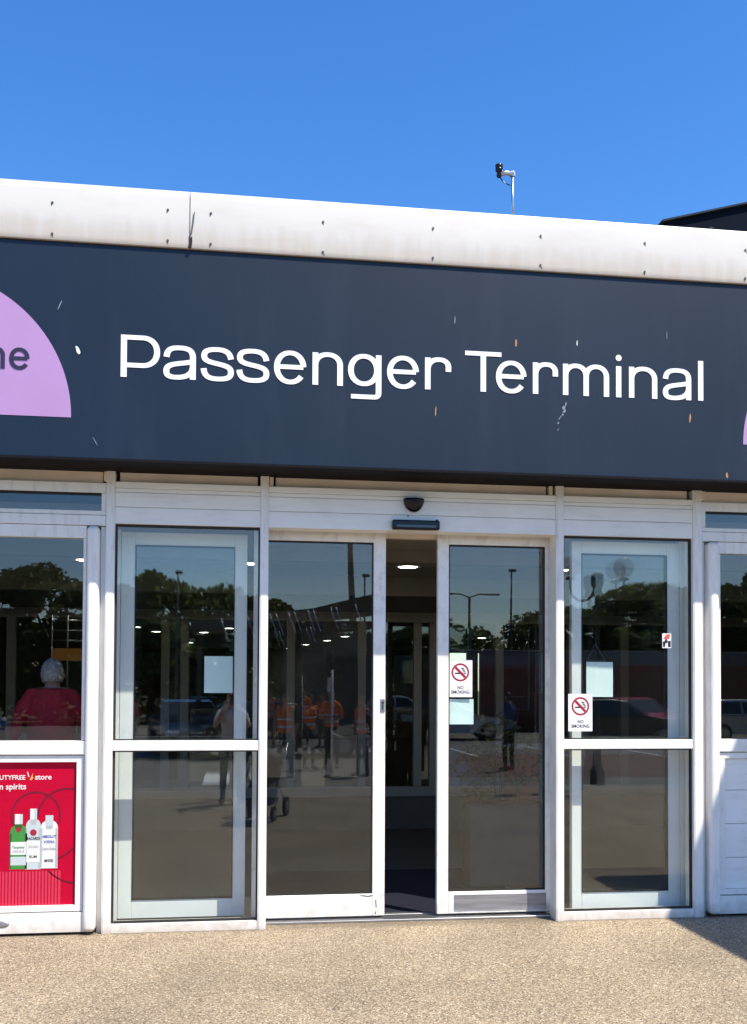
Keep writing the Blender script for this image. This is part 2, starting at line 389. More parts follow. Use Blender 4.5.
for x, dz in SX:
    for z in (5.0, 4.79):
        ys = -.418 - .007 * sin(pi * (z - 4.756) / .372 * .92)
        o = MB(); o.prism([(x + .0085 * cos(a * pi / 4), z + dz + .0085 * sin(a * pi / 4)) for a in range(8)], ys - .004, ys + .01)
        d = random.uniform(-.01, .012)
        o.prism([(x - .004, z + dz), (x + .005, z + dz), (x + .004 + d, z + dz - .022), (x - .001 + d, z + dz - .020)], ys - .0015, ys + .01)
        o.build('screw', 'screw', fl if x < -.336 else fr_)
MB().box(-7.9, 5.88, -.398, -.345, 4.743, 4.7515).build('shadow_gap', 'gasket', B)
MB().box(-.345, -.327, -.40, -.345, 4.756, 5.12).build('joint_gap', 'rust_dark', B)
MB().prism([(-.346, 4.753), (-.324, 4.753), (-.318, 4.80), (-.320, 4.835), (-.327, 4.822), (-.340, 4.835), (-.337, 4.79)], -.4275, -.41).build('rust_patch', 'rust_dark', fr_)
MB().prism([(-.326, 4.84), (-.321, 4.85), (-.309, 4.93), (-.303, 5.00), (-.307, 5.0), (-.314, 4.93)], -.4365, -.41).build('crack', 'screw', fr_)
# roof, structure walls
MB().box(-8, 12, -.338, 27, 4.95, 5.10).build('roof', 'roof_dark', B)
MB().box(-8, -2.62, .02, .20, 0, 3.288).build('wall', 'header_white', B, .003); MB().box(5.3, 12, .02, .20, 0, 3.288).build('wall', 'header_white', B, .003)
MB().box(-8, 12, -.33, .25, 3.316, 3.36).build('soffit_board', 'header_white', B)
MB().box(-8.2, -8, .2, 27, 0, 4.95).build('wall', 'pale_wall', B); MB().box(12, 12.2, .2, 27, 0, 4.95).build('wall', 'pale_wall', B)
# back wall with openings on to the airfield
def wall_with_holes(x0, x1, z0, z1, y0, y1, holes, name, m):
    mb = MB(); x = x0
    for hx0, hx1, hz0, hz1 in sorted(holes):
        mb.box(x, hx0, y0, y1, z0, z1); mb.box(hx0, hx1, y0, y1, z0, hz0); mb.box(hx0, hx1, y0, y1, hz1, z1); x = hx1
    mb.box(x, x1, y0, y1, z0, z1)
    return mb.build(name, m, B)
wall_with_holes(-8, 12, 0, 4.95, 26.6, 26.8, [(7.32, 7.96, 1.9, 2.95), (8.34, 8.42, .8, 2.95), (10.42, 10.68, 1.6, 2.95)], 'wall', 'wall_inside')
# fixed side panels
GY = .05
def frame4(m, x0, x1, z0, z1, y0, y1, l, r, b, t, mi=0):
    m.box(x0, x0 + l, y0, y1, z0, z1, mi); m.box(x1 - r, x1, y0, y1, z0, z1, mi)
    m.box(x0 + l, x1 - r, y0, y1, z0, z0 + b, mi); m.box(x0 + l, x1 - r, y0, y1, z1 - t, z1, mi)
def fixed_panel(x0, x1):
    p = bpy.data.objects.new('fixed_window', None); COL.objects.link(p); p.parent = B
    MB().box(x0, x1, .006, .12, 1.290, 1.362).build('rail', 'white_frame', p, .004)
    MB().box(x0, x1, .004, .14, 0, .064).build('sill', 'white_frame', p, .004)
    g = MB()
    frame4(g, x0, x1, 1.364, 2.913, .034, .062, .014, .012, .008, .016); g.build('gasket', 'gasket', p); g = MB()
    frame4(g, x0, x1, .066, 1.288, .034, .062, .014, .012, .012, .008); g.build('gasket', 'gasket', p)
    MB().box(x0 + .013, x1 - .011, GY - .004, GY + .004, 1.372, 2.895).build('glass_pane', 'glass', p)
    MB().box(x0 + .013, x1 - .011, GY - .004, GY + .004, .078, 1.280).build('glass_pane', 'glass', p)
    return p
fixed_panel(-.862, .170); fixed_panel(2.463, 3.497)
# inner lobby leaves behind the fixed panels
def inner_leaf(x0, x1, l, r, y):
    p = bpy.data.objects.new('inner_window', None); COL.objects.link(p); p.parent = B
    m = MB(); frame4(m, x0, x1, .03, 2.905, y, y + .06, l, r, .135, .097); m.build('frame', 'inner_frame', p, .004)
    g = MB(); frame4(g, x0 + l, x1 - r, .165, 2.808, y - .006, y + .04, .006, .006, .006, .006); g.build('gasket', 'gasket', p)
    MB().box(x0 + l + .006, x1 - r - .006, y + .023, y + .031, .171, 2.802).build('glass_pane', 'glass_inner', p)
inner_leaf(-.852, .083, .103, .094, .33); inner_leaf(2.600, 3.486, .080, .102, .22)
MB().box(3.490, 3.56, .22, .30, .02, 2.925).build('inner_jamb', 'inner_frame', B, .004)
MB().box(-.93, -.855, .33, .41, .02, 2.925).build('inner_jamb', 'inner_frame', B, .004)
# sliding doors
def sliding_door(x0, x1, left):
    p = bpy.data.objects.new('sliding_door', None); COL.objects.link(p); p.parent = B
    wl, wr = (.088, .094) if left else (.088, .094)
    m = MB(); frame4(m, x0, x1, .034, 2.955, .195, .245, wl, wr, .165, .105)
    m.build('frame', 'door_frame', p, .005, 3)
    g = MB(); frame4(g, x0 + wl, x1 - wr, .199, 2.85, .203, .24, .009, .009, .009, .012); g.build('gasket', 'gasket', p)
    MB().box(x0 + wl + .009, x1 - wr - .009, .212, .220, .208, 2.838).build('glass_pane', 'glass', p)
    if left:
        l = MB(); l.box(1.088, 1.122, .188, .1948, 1.565, 1.665); l.build('lock', 'steel', p, .003)
        k = MB(); k.prism([(1.105 + .009 * cos(a * pi / 8), 1.635 + .009 * sin(a * pi / 8)) for a in range(16)], .184, .1878); k.box(1.101, 1.109, .184, .1878, 1.585, 1.622)
        k.build('keyhole', 'gasket', p)
        s = MB()
        s.prism([(.93, .188), (.96, .190), (1.0, .184), (1.035, .190), (1.034, .181), (1.0, .176), (.96, .182)], .1945, .1955)
        s.prism([(1.055, .15), (1.063, .155), (1.066, .10), (1.060, .09)], .1945, .1955); s.prism([(1.05, .045), (1.058, .075), (1.062, .05)], .1945, .1955)
        s.build('scuff', 'screw', p)
    else:
        MB().box(1.662, 2.384, .190, .1945, .055, .176).build('kick_plate', 'worn_plate', p, .002)
    return p
sliding_door(.130, 1.126, True); sliding_door(1.527, 2.472, False)
tr = MB(); tr.box(.235, 2.395, .13, .30, 0.001, .018); tr.box(1.13, 1.53, .30, .36, .001, .02); tr.build('threshold', 'steel', B, .003)
MB().box(.231, 2.400, .255, .34, 2.90, 3.05).build('door_track', 'infill_beige', B, .003)
# glazed window bays left and right
def bay(px, s):           # px: x of the mullion's outer edge, s: -1 to the left, +1 to the right
    X = lambda d: px + s * d
    def bx(m, d0, d1, *r): a, b = sorted((X(d0), X(d1))); m.box(a, b, *r)
    p = bpy.data.objects.new('window_bay', None); COL.objects.link(p); p.parent = B
    m = MB()
    bx(m, .002, .038, .045, .12, 0, 2.893)                                     # recessed jamb
    bx(m, .002, 1.70, .012, .12, 3.132, 3.203); bx(m, .002, .034, .016, .12, 3.003, 3.131)
    bx(m, .002, 1.70, .012, .12, 2.972, 3.002); bx(m, .002, 1.70, .006, .12, 2.897, 2.969)
    bx(m, .133, 1.70, .014, .10, 2.805, 2.893)
    bx(m, .133, .155, .016, .10, 1.366, 2.804)
    bx(m, .104, 1.70, -.006, .10, 1.268, 1.362); bx(m, .104, 1.70, .004, .10, 1.262, 1.2675)
    bx(m, .133, 1.70, .010, .10, 1.212, 1.258)
    bx(m, .133, .183, .010, .10, .208, 1.211); bx(m, .133, 1.70, .010, .10, .166, .207)
    bx(m, .104, 1.70, .000, .12, .020, .158)
    bx(m, 1.60, 1.69, .014, .10, 1.366, 2.804)
    m.build('frame', 'white_frame', p, .004)
    r = MB(); a, b = sorted((X(.040), X(.128)))
    r.box(a, b, -.035, .10, .02, 2.890); r.build('pilaster', 'white_post', p, .034, 6)
    g = MB(); bx(g, .034, 1.68, .09, .10, .168, 1.26); g.build('backing', 'gasket', p); g = MB(); bx(g, .036, 1.68, .02, .092, 3.121, 3.131); g.build('gasket', 'gasket', p)
    g = MB(); bx(g, .036, 1.68, .045, .053, 3.004, 3.120); g.build('glass_pane', 'glass_window', p)
    g = MB(); bx(g, .156, 1.60, .045, .053, 1.364, 2.804); g.build('glass_pane', 'glass_window', p)
    return p, bx
bayL, _ = bay(-.925, -1)
bayR, bxr = bay(3.575, 1)
pn = MB()
for z0, z1 in ((.209, .445), (.448, .705), (.708, .965), (.968, 1.210)): bxr(pn, .184, 1.69, .03, .088, z0, z1)
pn.build('panel', 'header_white', bayR, .004)
bd = MB().lathe([(.001, 0), (.052, .0), (.05, .004), (.03, .006), (.001, .006)], n=24)
o = bd.build('badge', 'worn_plate', bayL); o.scale = (1, .42, 1); o.rotation_euler = (pi / 2, 0, 0); o.location = (-1.60, 0, .088)
for v in o.data.vertices: v.co.x *= 1; v.co.y *= .45
o.scale = (1, 1, 1)
# rooms inside
st(MB().box(-8, 12, .301, 26.6, -.1, .001).build('interior_floor', 'floor_inside'))
st(MB().box(.3, 2.35, .37, 2.2, .0012, .008).build('entrance_mat', 'mat_navy'))
cl = MB(); cl.box(-8, 12, .46, 4.9, 3.02, 3.08); cl.box(-8, 12, 5.1, 26.6, 3.02, 3.08); cl.box(-8, 12, .30, .45, 3.0, 3.10); cl.build('ceiling', 'ceiling', B)
bm_ = MB(); bm_.box(-7.9, 11.9, 1.75, 1.95, 2.90, 3.018); bm_.box(-7.9, 11.9, 4.0, 4.12, 2.80, 3.018); bm_.build('ceiling_beam', 'wall_inside', B)
scr = bpy.data.objects.new('inner_screen', None); COL.objects.link(scr); scr.parent = B
m = MB(); m.box(-8, 12, 4.96, 5.06, 2.56, 2.68); m.box(-8, 12, 4.96, 5.06, .40, .52)
for x in (-6.5, -5.2, -3.9, -2.68, -1.72, -.89, -.66, .62, 1.50, 2.20, 2.40, 3.25, 4.2, 4.9, 5.7, 7.0, 8.3, 9.6, 11): m.box(x, x + .10, 4.965, 5.055, .521, 2.559)
m.build('frame', 'lobby_frame', scr, .004)
m = MB(); m.box(-8, 12, 4.98, 5.04, 2.681, 3.019); m.box(-8, 12, 4.98, 5.04, .0, .399); m.build('panel', 'wall_dark', scr)
MB().box(-7.9, 11.9, 5.005, 5.013, .522, 2.558).build('glass_pane', 'glass_inner', scr)

# ceiling lights: lobby row and hall rows
LT = [(-3.13, 3.0), (-1.49, 3.0), (.16, 3.0), (1.78, 3.0), (3.42, 3.0), (5.06, 3.0)]
def lamp_lab(i, x, y): return
first = None
names = ['first', 'second', 'third', 'fourth', 'fifth', 'sixth']
where = ['beyond the left edge of the poster window', 'seen through the window above the red poster', 'seen beside the mullion left of the doors', 'seen in the gap between the sliding doors', 'seen behind the right side panel', 'behind the far right window']
hall = [(-2.13, 14.6), (-1.83, 16.3), (-.74, 16.4), (-.13, 14.6), (-1.31, 22.0), (2.70, 17.5), (2.46, 19.8), (2.08, 22.6), (1.72, 25.4), (6.2, 17.5), (7.6, 21)]
for i, (x, y) in enumerate(LT + hall):
    lob = i < len(LT)
    lab = ('round white lobby downlight ' + where[i]) if lob else 'small round downlight deep in the hall ceiling'
    if first is None:
        first = empty('ceiling_light', lab, 'ceiling light', (x, y, 3.02))
        MB().lathe([(.10, 0), (.135, 0), (.135, -.012), (.118, -.014), (.10, -.008)], n=24).build('trim_ring', 'label_white', first)
        MB().lathe([(.001, -.003), (.099, -.003), (.099, -.009), (.06, -.012), (.001, -.012)], n=24).build('diffuser', 'lamp', first)
        o = first
    else:
        o = copy_tree(first); o.location = (x, y, 3.02); o['label'] = lab
    if not lob: o.scale = (1.1, 1.1, 1)
    o['group'] = 'lobby downlights' if lob else 'hall downlights'

# ------------------------------------------------------------------ the big sign
SG = empty('entrance_sign', 'long navy sign board reading Passenger Terminal above the doors', 'sign', (0, 0, 0))
MB().box(-7.9, 5.88, FZ, FZ + .055, 3.287, 4.742).build('board', 'sign_navy', SG, .003)
def stroke(path, hv, hh, closed=False):
    """outline of a pen stroke: vertical stems 2*hv wide, horizontals 2*hh"""
    n = len(path); L_ = []; R_ = []
    for i in range(n):
        if closed: a, b = path[(i - 1) % n], path[(i + 1) % n]; p = path[i]
        else: a, b = path[max(i - 1, 0)], path[min(i + 1, n - 1)]; p = path[i]
        d1 = Vector((p[0] - a[0], p[1] - a[1])); d2 = Vector((b[0] - p[0], b[1] - p[1]))
        if d1.length < 1e-9: d1 = d2
        if d2.length < 1e-9: d2 = d1
        d1.normalize(); d2.normalize()
        t = (d1 + d2).normalized(); k = 1 / max(.5, t.dot(d1))
        hw = hh + (hv - hh) * abs(t.y) ** 1.3
        nx, ny = -t.y * hw * k, t.x * hw * k
        L_.append((p[0] + nx, p[1] + ny)); R_.append((p[0] - nx, p[1] - ny))
    return L_, R_
def bez(*p, n=10):
    out = []
    for k in range(0, len(p) - 1, 3):
        a, b, c, d = p[k:k + 4]
        for i in range(n + 1):
            if i == 0 and k: continue
            t = i / n; s = 1 - t
            out.append(tuple(s ** 3 * a[j] + 3 * s * s * t * b[j] + 3 * s * t * t * c[j] + t ** 3 * d[j] for j in (0, 1)))
    return out
def supere(cx, cz, rx, rz, a0, a1, e=2.35, n=40):
    e = 2 + (e - 2) * .35
    o = []
    for i in range(n + 1):
        a = R(a0 + (a1 - a0) * i / n); c, s_ = cos(a), sin(a)
        o.append((cx + rx * math.copysign(abs(c) ** (2 / e), c), cz + rz * math.copysign(abs(s_) ** (2 / e), s_)))
    return o
def glyph(ch, w, xh, cap, hv, hh):
    """centre-line strokes of one letter in a box w wide; returns list of paths"""
    a, b = hv, hh; o = .004 * (cap / .285)
    if ch == 'P': return [[(a, 0), (a, cap)], [(a, cap - b)] + [(w * .55, cap - b)] + supere(w * .55, cap - b - cap * .33, w * .45 - a, cap * .33, 90, -90, 2.5, 24)[1:] + [(a, cap - b - cap * .66)]]
    if ch == 'T': return [[(0, cap - b), (w, cap - b)], [(w / 2, 0), (w / 2, cap - b)]]
    if ch == 'l': return [[(w / 2, 0), (w / 2, cap * 1.02)]]
    if ch == 'i': return [[(w / 2, 0), (w / 2, xh)]]
    def arch(x0, x1, yend):
        rx = (x1 - x0) / 2
        return [(x0, xh * .45)] + supere((x0 + x1) / 2, xh * .62, rx, xh * .38 - b + o, 180, 0, 2.4, 30) + [(x1, yend)]
    if ch == 'n': return [[(a, 0), (a, xh)], arch(a, w - a, 0)]
    if ch == 'r': return [[(a, 0), (a, xh)], [(a, xh * .45)] + supere(a + (w - 2 * a) * .52, xh * .62, (w - 2 * a) * .52, xh * .38 - b + o, 180, 90, 2.4, 18) + supere(w - a - (w - 2 * a) * .42, xh * .72, (w - 2 * a) * .42, xh * .28 - b + o, 90, 0, 2.3, 16)[1:] + [(w - a, xh * .58)]]
    if ch == 'm': return [[(a, 0), (a, xh)], arch(a, w / 2, 0), arch(w / 2, w - a, 0)]
    if ch == 'e': return [[(a * 1.2, xh * .515), (w - a * 1.05, xh * .515)], supere(w / 2, xh / 2, w / 2 - a, xh / 2 - b + o, 3, 325, 2.3, 60)]
    if ch == 'o': return [supere(w / 2, xh / 2, w / 2 - a, xh / 2 - b + o, 0, 360, 2.3, 60)]
    if ch == 'c': return [supere(w / 2, xh / 2, w / 2 - a, xh / 2 - b + o, 38, 322, 2.3, 60)]
    if ch == 'g':
        d = -cap * .30
        return [supere((w - a) / 2, xh * .52, (w - a) / 2 - a * .6, xh * .48 - b + o, 0, 360, 2.3, 60),
                [(w - a, xh), (w - a, d + .16 * cap)] + supere(w - a - .10 * cap, d + b + .10 * cap, .10 * cap, .10 * cap, 0, -90, 2.2, 10) + [(w * .06, d + b)]]
    if ch == 'a':
        return [[(w * .085, xh * .66)] + bez((w * .085, xh * .66), (w * .10, xh * .90), (w * .25, xh - b + o), (w * .50, xh - b + o), (w * .80, xh - b + o), (w - a, xh * .86), (w - a, xh * .66)) + [(w - a, 0)],
                bez((w - a, xh * .56), (w * .80, xh * .50), (w * .50, xh * .49), (w * .30, xh * .44), (w * .12, xh * .40), (a * .9, xh * .32), (a * .9, xh * .235),
                    (a * .9, xh * .11), (w * .16, b - o), (w * .38, b - o), (w * .70, b - o), (w - a, xh * .16), (w - a, xh * .40))]
    if ch == 's':
        return [bez((w * .935, xh * .665), (w * .90, xh * .88), (w * .74, xh - b + o), (w * .49, xh - b + o), (w * .22, xh - b + o), (w * .07, xh * .90), (w * .07, xh * .745),
                    (w * .07, xh * .60), (w * .22, xh * .565), (w * .50, xh * .515), (w * .80, xh * .46), (w * .935, xh * .42), (w * .935, xh * .262),
                    (w * .935, xh * .10), (w * .78, b - o), (w * .50, b - o), (w * .22, b - o), (w * .07, xh * .13), (w * .055, xh * .36))]
    if ch == 'w':
        return [[(a * .8, xh), (w * .27, 0)], [(w * .27, 0), (w * .5, xh)], [(w * .5, xh), (w * .73, 0)], [(w * .73, 0), (w - a * .8, xh)]]
    return []
def letter(ch, x, z, w, xh, cap, hv, hh, y0, y1, material, parent):
    m = MB(); k = 0
    for path in glyph(ch, w, xh, cap, hv, hh):
        closed = (abs(path[0][0] - path[-1][0]) + abs(path[0][1] - path[-1][1])) < 1e-6
        if closed: path = path[:-1]
        L_, R_ = stroke(path, hv, hh, closed); n = len(path)
        ya = y0 - .00015 * k; k += 1                        # each stroke a hair prouder, so overlaps never share a plane
        vs = [(x + p[0], ya, z + p[1]) for p in L_] + [(x + p[0], ya, z + p[1]) for p in R_] + [(x + p[0], y1, z + p[1]) for p in L_] + [(x + p[0], y1, z + p[1]) for p in R_]
        fs = []
        for i in range(n if closed else n - 1):
            j = (i + 1) % n
            fs += [(i, j, n + j, n + i), (2 * n + i, 3 * n + i, 3 * n + j, 2 * n + j), (i, 2 * n + i, 2 * n + j, j), (n + i, n + j, 3 * n + j, 3 * n + i)]
        if not closed: fs += [(0, n, 3 * n, 2 * n), (n - 1, 3 * n - 1, 4 * n - 1, 2 * n - 1)]
        m.add(vs, fs)
    if ch == 'i':
        r = w * .58; m.prism([(x + w / 2 + r * cos(t * pi / 10), z + cap * 1.0 + r * sin(t * pi / 10)) for t in range(20)], y0, y1)
    return m.build('letter', material, parent, fixn=True)
HV, HH = .0200, .0157
BASE = lambda x: 3.848 + (x + .79) * .0048
for ch, x0, x1 in (('P', -.789, -.528), ('a', -.503, -.287), ('s', -.246, -.035), ('s', -.003, .208), ('e', .246, .47), ('n', .513, .726), ('g', .77, .998), ('e', 1.038, 1.265), ('r', 1.309, 1.498),
                   ('T', 1.599, 1.864), ('e', 1.824, 2.049), ('r', 2.096, 2.283), ('m', 2.32, 2.667), ('i', 2.720, 2.759), ('n', 2.818, 3.034), ('a', 3.079, 3.296), ('l', 3.350, 3.389)):
    letter(ch, x0, BASE((x0 + x1) / 2), x1 - x0, .227, .288, HV, HH, FZ - .004, FZ - .0003, 'sign_white', SG)
RC = .962
def halfdisc(cx):
    return MB().prism([(cx + RC * cos(pi * t / 72), 3.557 + RC * sin(pi * t / 72)) for t in range(73)], FZ - .0025, FZ - .0002).build('half_disc', 'sign_lilac', SG)
halfdisc(-1.111 - RC); halfdisc(3.700 + RC)
xs = -1.384
for ch, wd in (('e', .131), ('m', .205), ('o', .142), ('c', .130), ('l', .026), ('e', .131), ('w', .20)):
    xs -= wd
    letter(ch, xs, 3.868, wd, .142, .19, .0135, .0115, FZ - .0065, FZ - .0027, 'sign_ink', SG); xs -= .028
def decal(pts, material, nm):
    MB().prism(pts, FZ - .0016, FZ - .0001).build(nm, material, SG)
def blob(cx, cz, lx, lz, tilt, n=9, jag=.25):
    o = []
    for i in range(n):
        a = 2 * pi * i / n; k = 1 + random.uniform(-jag, jag); x, z = lx * k * cos(a), lz * k * sin(a)
        o.append((cx + x * cos(tilt) - z * sin(tilt), cz + x * sin(tilt) + z * cos(tilt)))
    return o
decal(blob(-1.071, 4.017, .013, .03, .35), 'chip', 'paint_chip')
decal(blob(-1.193, 4.317, .004, .038, -.4), 'scratch', 'scratch')
decal(blob(1.972, 4.224, .006, .030, -.03), 'rust', 'rust_streak'); decal(blob(1.387, 3.707, .005, .034, -.05), 'rust', 'rust_streak')
decal(blob(3.287, 3.737, .007, .03, -.08), 'rust', 'rust_streak'); decal(blob(3.573, 3.322, .008, .022, 0), 'rust', 'rust_streak')
decal(blob(2.427, 4.247, .004, .024, 0), 'chip', 'paint_chip'); decal(blob(1.525, 4.365, .003, .03, -.05), 'scratch', 'scratch')
for t, lx, lz in ((0, .005, .02), (.16, .011, .013), (.3, .007, .016), (.42, .012, .010), (.55, .004, .022), (.75, .006, .010), (1, .003, .012)):
    decal(blob(2.345 - .07 * t + random.uniform(-.012, .012), 3.80 - .19 * t, lx, lz, -.5 + random.uniform(-.3, .3), 7, .45), 'scratch', 'scratch')
decal(blob(3.11, 4.34, .002, .03, 0), 'scratch', 'scratch'); decal(blob(-.95, 3.40, .002, .03, .5), 'scratch', 'scratch')

# ------------------------------------------------------------------ things on the facade
d = empty('motion_sensor', 'black half dome sensor on the white header over the doors', 'sensor', (1.302, 0, 3.15))
m = MB()
prof = [(.079 * cos(R(a)), -.098 * sin(R(a))) for a in range(0, 91, 9)]
for r in range(1): m.lathe([(max(.001, p[0]), p[1]) for p in prof][::-1], n=28)
for i, v in enumerate(m.v): m.v[i] = (v[0], v[1] * .75 - .012 if v[1] < 0 else -.012 + v[1] * .2, v[2])
m.build('dome', 'black_plastic', d); MB().box(-.06, .06, -.006, .008, -.06, .012).build('base_plate', 'black_plastic', d, .003)
MB().box(-.035, .035, -.062, -.058, -.026, -.018).build('lens_slot', 'steel', d, .001)
d = empty('door_sensor', 'long black sensor bar low on the header above the door gap', 'sensor', (1.315, 0, 2.956))
MB().box(-.178, .178, -.055, .006, -.036, .034).build('housing', 'black_plastic', d, .012, 3)
MB().box(-.15, .15, -.058, -.0548, -.022, -.004).build('lens', 'car_glass', d, .001)
MB().box(.150, .165, -.050, -.02, .034, .040).build('button', 'black_plastic', d)
o = MB().prism([(1.262 + .005 * cos(t * pi / 5), 3.028 + .005 * sin(t * pi / 5)) for t in range(10)], -.002, .009).build('screw', 'gasket', B)

def no_smoking(x, z, y, wd, ht, lab):
    p = empty('no_smoking_sign', lab, 'sign', (x, y, z), group='no smoking signs')
    MB().box(-wd / 2, wd / 2, -.002, -.0002, -ht / 2, ht / 2).build('plate', 'label_white', p)
    cz = ht * .17; r = wd * .37; m = MB(); rg = []
    n = 40
    o_ = [(r * cos(2 * pi * i / n), cz + r * sin(2 * pi * i / n)) for i in range(n)]; i_ = [(r * .80 * cos(2 * pi * i / n), cz + r * .80 * sin(2 * pi * i / n)) for i in range(n)]
    m.add([(a, -.003, b) for a, b in o_ + i_], [(i, (i + 1) % n, n + (i + 1) % n, n + i) for i in range(n)])
    t = r * .10; c = r * .78 * .7071
    m.prism([(-c - t, cz + c - t), (-c + t, cz + c + t), (c + t, cz - c + t), (c - t, cz - c - t)], -.0032, -.0024); m.build('prohibition_ring', 'red_print', p)
    m = MB(); m.box(-r * .62, r * .34, -.0028, -.0022, cz - r * .20, cz - r * .04); m.box(r * .40, r * .50, -.0028, -.0022, cz - r * .20, cz - r * .04); m.box(r * .55, r * .64, -.0028, -.0022, cz - r * .20, cz - r * .04)
    for k in (0, 1):
        x0 = r * (.42 + .14 * k)
        L_, R_ = stroke(bez((x0, cz), (x0 + r * .02, cz + r * .2), (x0 - r * .2, cz + r * .12), (x0 - r * .14, cz + r * .32), (x0 - r * .10, cz + r * .45), (x0 - r * .3, cz + r * .40), (x0 - r * .34, cz + r * .5), n=6), r * .04, r * .04)
        nn = len(L_); m.add([(a, -.0026, b) for a, b in L_ + R_], [(i, i + 1, nn + i + 1, nn + i) for i in range(nn - 1)])
    m.build('cigarette', 'black_print', p)
    textmesh('lettering', 'NO', ht * .125, (-wd * .115, -.0022, -ht * .285), 'black_print', p, width=wd * .25)
    textmesh('lettering', 'SMOKING', ht * .125, (-wd * .38, -.0022, -ht * .405), 'black_print', p, width=wd * .76)
    return p
no_smoking(1.709, 1.821, .212, .188, .284, 'white no smoking sign stuck inside the right sliding door glass')
no_smoking(2.607, 1.566, .046, .190, .284, 'white no smoking sign low on the right fixed side panel')
def paper(x0, x1, z0, z1, y, lab, tilt=0):
    m = MB(); n = 8; wd, ht = x1 - x0, z1 - z0
    vs = []; fs = []
    for k, off in ((0, 0), (1, .0012)):
        for j in range(n + 1):
            for i in range(n + 1):
                u, v = i / n - .5, j / n - .5
                vs.append((u * wd, off + .004 * sin(3 * u + 2 * v) * abs(v) * 2, v * ht))
    q = (n + 1) ** 2
    for j in range(n):
        for i in range(n):
            a = j * (n + 1) + i; fs += [(a, a + 1, a + n + 2, a + n + 1), (q + a, q + a + n + 1, q + a + n + 2, q + a + 1)]
    m.add(vs, fs, 0, True); o = m.build('paper_sheet', 'paper'); o.location = ((x0 + x1) / 2, y, (z0 + z1) / 2); o.rotation_euler = (0, tilt, 0)
    return tag(o, lab, 'paper notice', 'blank paper notices')
paper(-.233, -.020, 1.703, 1.980, .340, 'blank pale sheet taped inside the left side panel')
paper(2.722, 2.940, 1.684, 1.958, .232, 'blank pale sheet inside the right side panel under a warning triangle')
paper(1.614, 1.818, 1.470, 1.664, .228, 'blank pale sheet below the no smoking sign on the sliding door')
wt = empty('warning_sticker', 'dark outlined warning triangle sticker above the right hand paper', 'sticker', (2.800, .236, 2.03))
m = MB()
L_, R_ = stroke([(-.072, -.06), (.072, -.06), (0, .072)], .0055, .0055, True)
m.add([(a, -.001, b) for a, b in L_ + R_], [(i, (i + 1) % 3, 3 + (i + 1) % 3, 3 + i) for i in range(3)])
m.prism([(-.006, .03), (.006, .03), (.003, -.02), (-.003, -.02)], -.0015, -.0002); m.box(-.005, .005, -.0015, -.0002, -.04, -.03); m.build('triangle', 'dark_print', wt)
ws = empty('small_sticker', 'small red white and black square sticker on the right side panel edge', 'sticker', (3.302, .046, 2.123))
MB().box(-.036, .036, -.0012, 0, -.058, .055).build('backing', 'label_white', ws)
m = MB(); m.prism([(-.03, .01), (-.005, .048), (.03, .05), (.02, .012)], -.002, -.0013); m.build('print', 'sticker_red', ws)
m = MB(); m.prism([(-.03, -.05), (-.033, -.01), (-.008, .0), (-.014, -.05)], -.002, -.0013); m.prism([(.01, -.05), (.008, -.005), (.032, .0), (.032, -.05)], -.002, -.0013); m.prism([(-.005 + .012 * cos(t * pi / 6), -.005 + .016 * sin(t * pi / 6)) for t in range(12)], -.0026, -.0021); m.build('print', 'black_print', ws)

# poster under the left window
PO = empty('poster', 'red duty free poster of three spirit bottles on a ribbed podium', 'poster', (0, 0, 0))
PY = .034
MB().box(-2.52, -1.108, PY, .088, .2075, 1.2115).build('sheet', 'poster_red', PO)
def flat(poly, y, m, nm, parent): return MB().prism(poly, y, y + .0007).build(nm, m, parent)
def ring(cx, cz, r, a0, a1, hw, m, y):
    L_, R_ = stroke(arc(cx, cz, r, r, a0, a1, 40), hw, hw); n = len(L_)
    mb = MB(); mb.add([(a, y, b) for a, b in L_ + R_], [(i, i + 1, n + i + 1, n + i) for i in range(n - 1)]); return mb.build('loop_line', m, PO)
ring(-1.385, .835, .165, -20, 205, .0055, 'poster_dark', PY - .0012)
ring(-1.17, .825, .20, 72, 180, .0055, 'poster_dark', PY - .0018)
ring(-1.38, .86, .36, -72, -38, .005, 'poster_dark', PY - .0024); ring(-1.10, .62, .26, 215, 268, .005, 'poster_dark', PY - .0024)
pd = MB(); pd.box(-1.80, -1.212, PY - .0016, PY - .0009, .2085, .455); pd.build('podium', 'poster_pink', PO)
pr = MB()
for k in range(26): pr.box(-1.795 + k * .0224, -1.786 + k * .0224, PY - .0024, PY - .0017, .2085, .448)
pr.box(-1.80, -1.208, PY - .0026, PY - .0020, .449, .462); pr.build('podium_ribs', 'poster_red', PO)
mat('bottle_deep', (.015, .10, .02), .3); mat('bottle_shadow', (.40, .43, .44), .3)
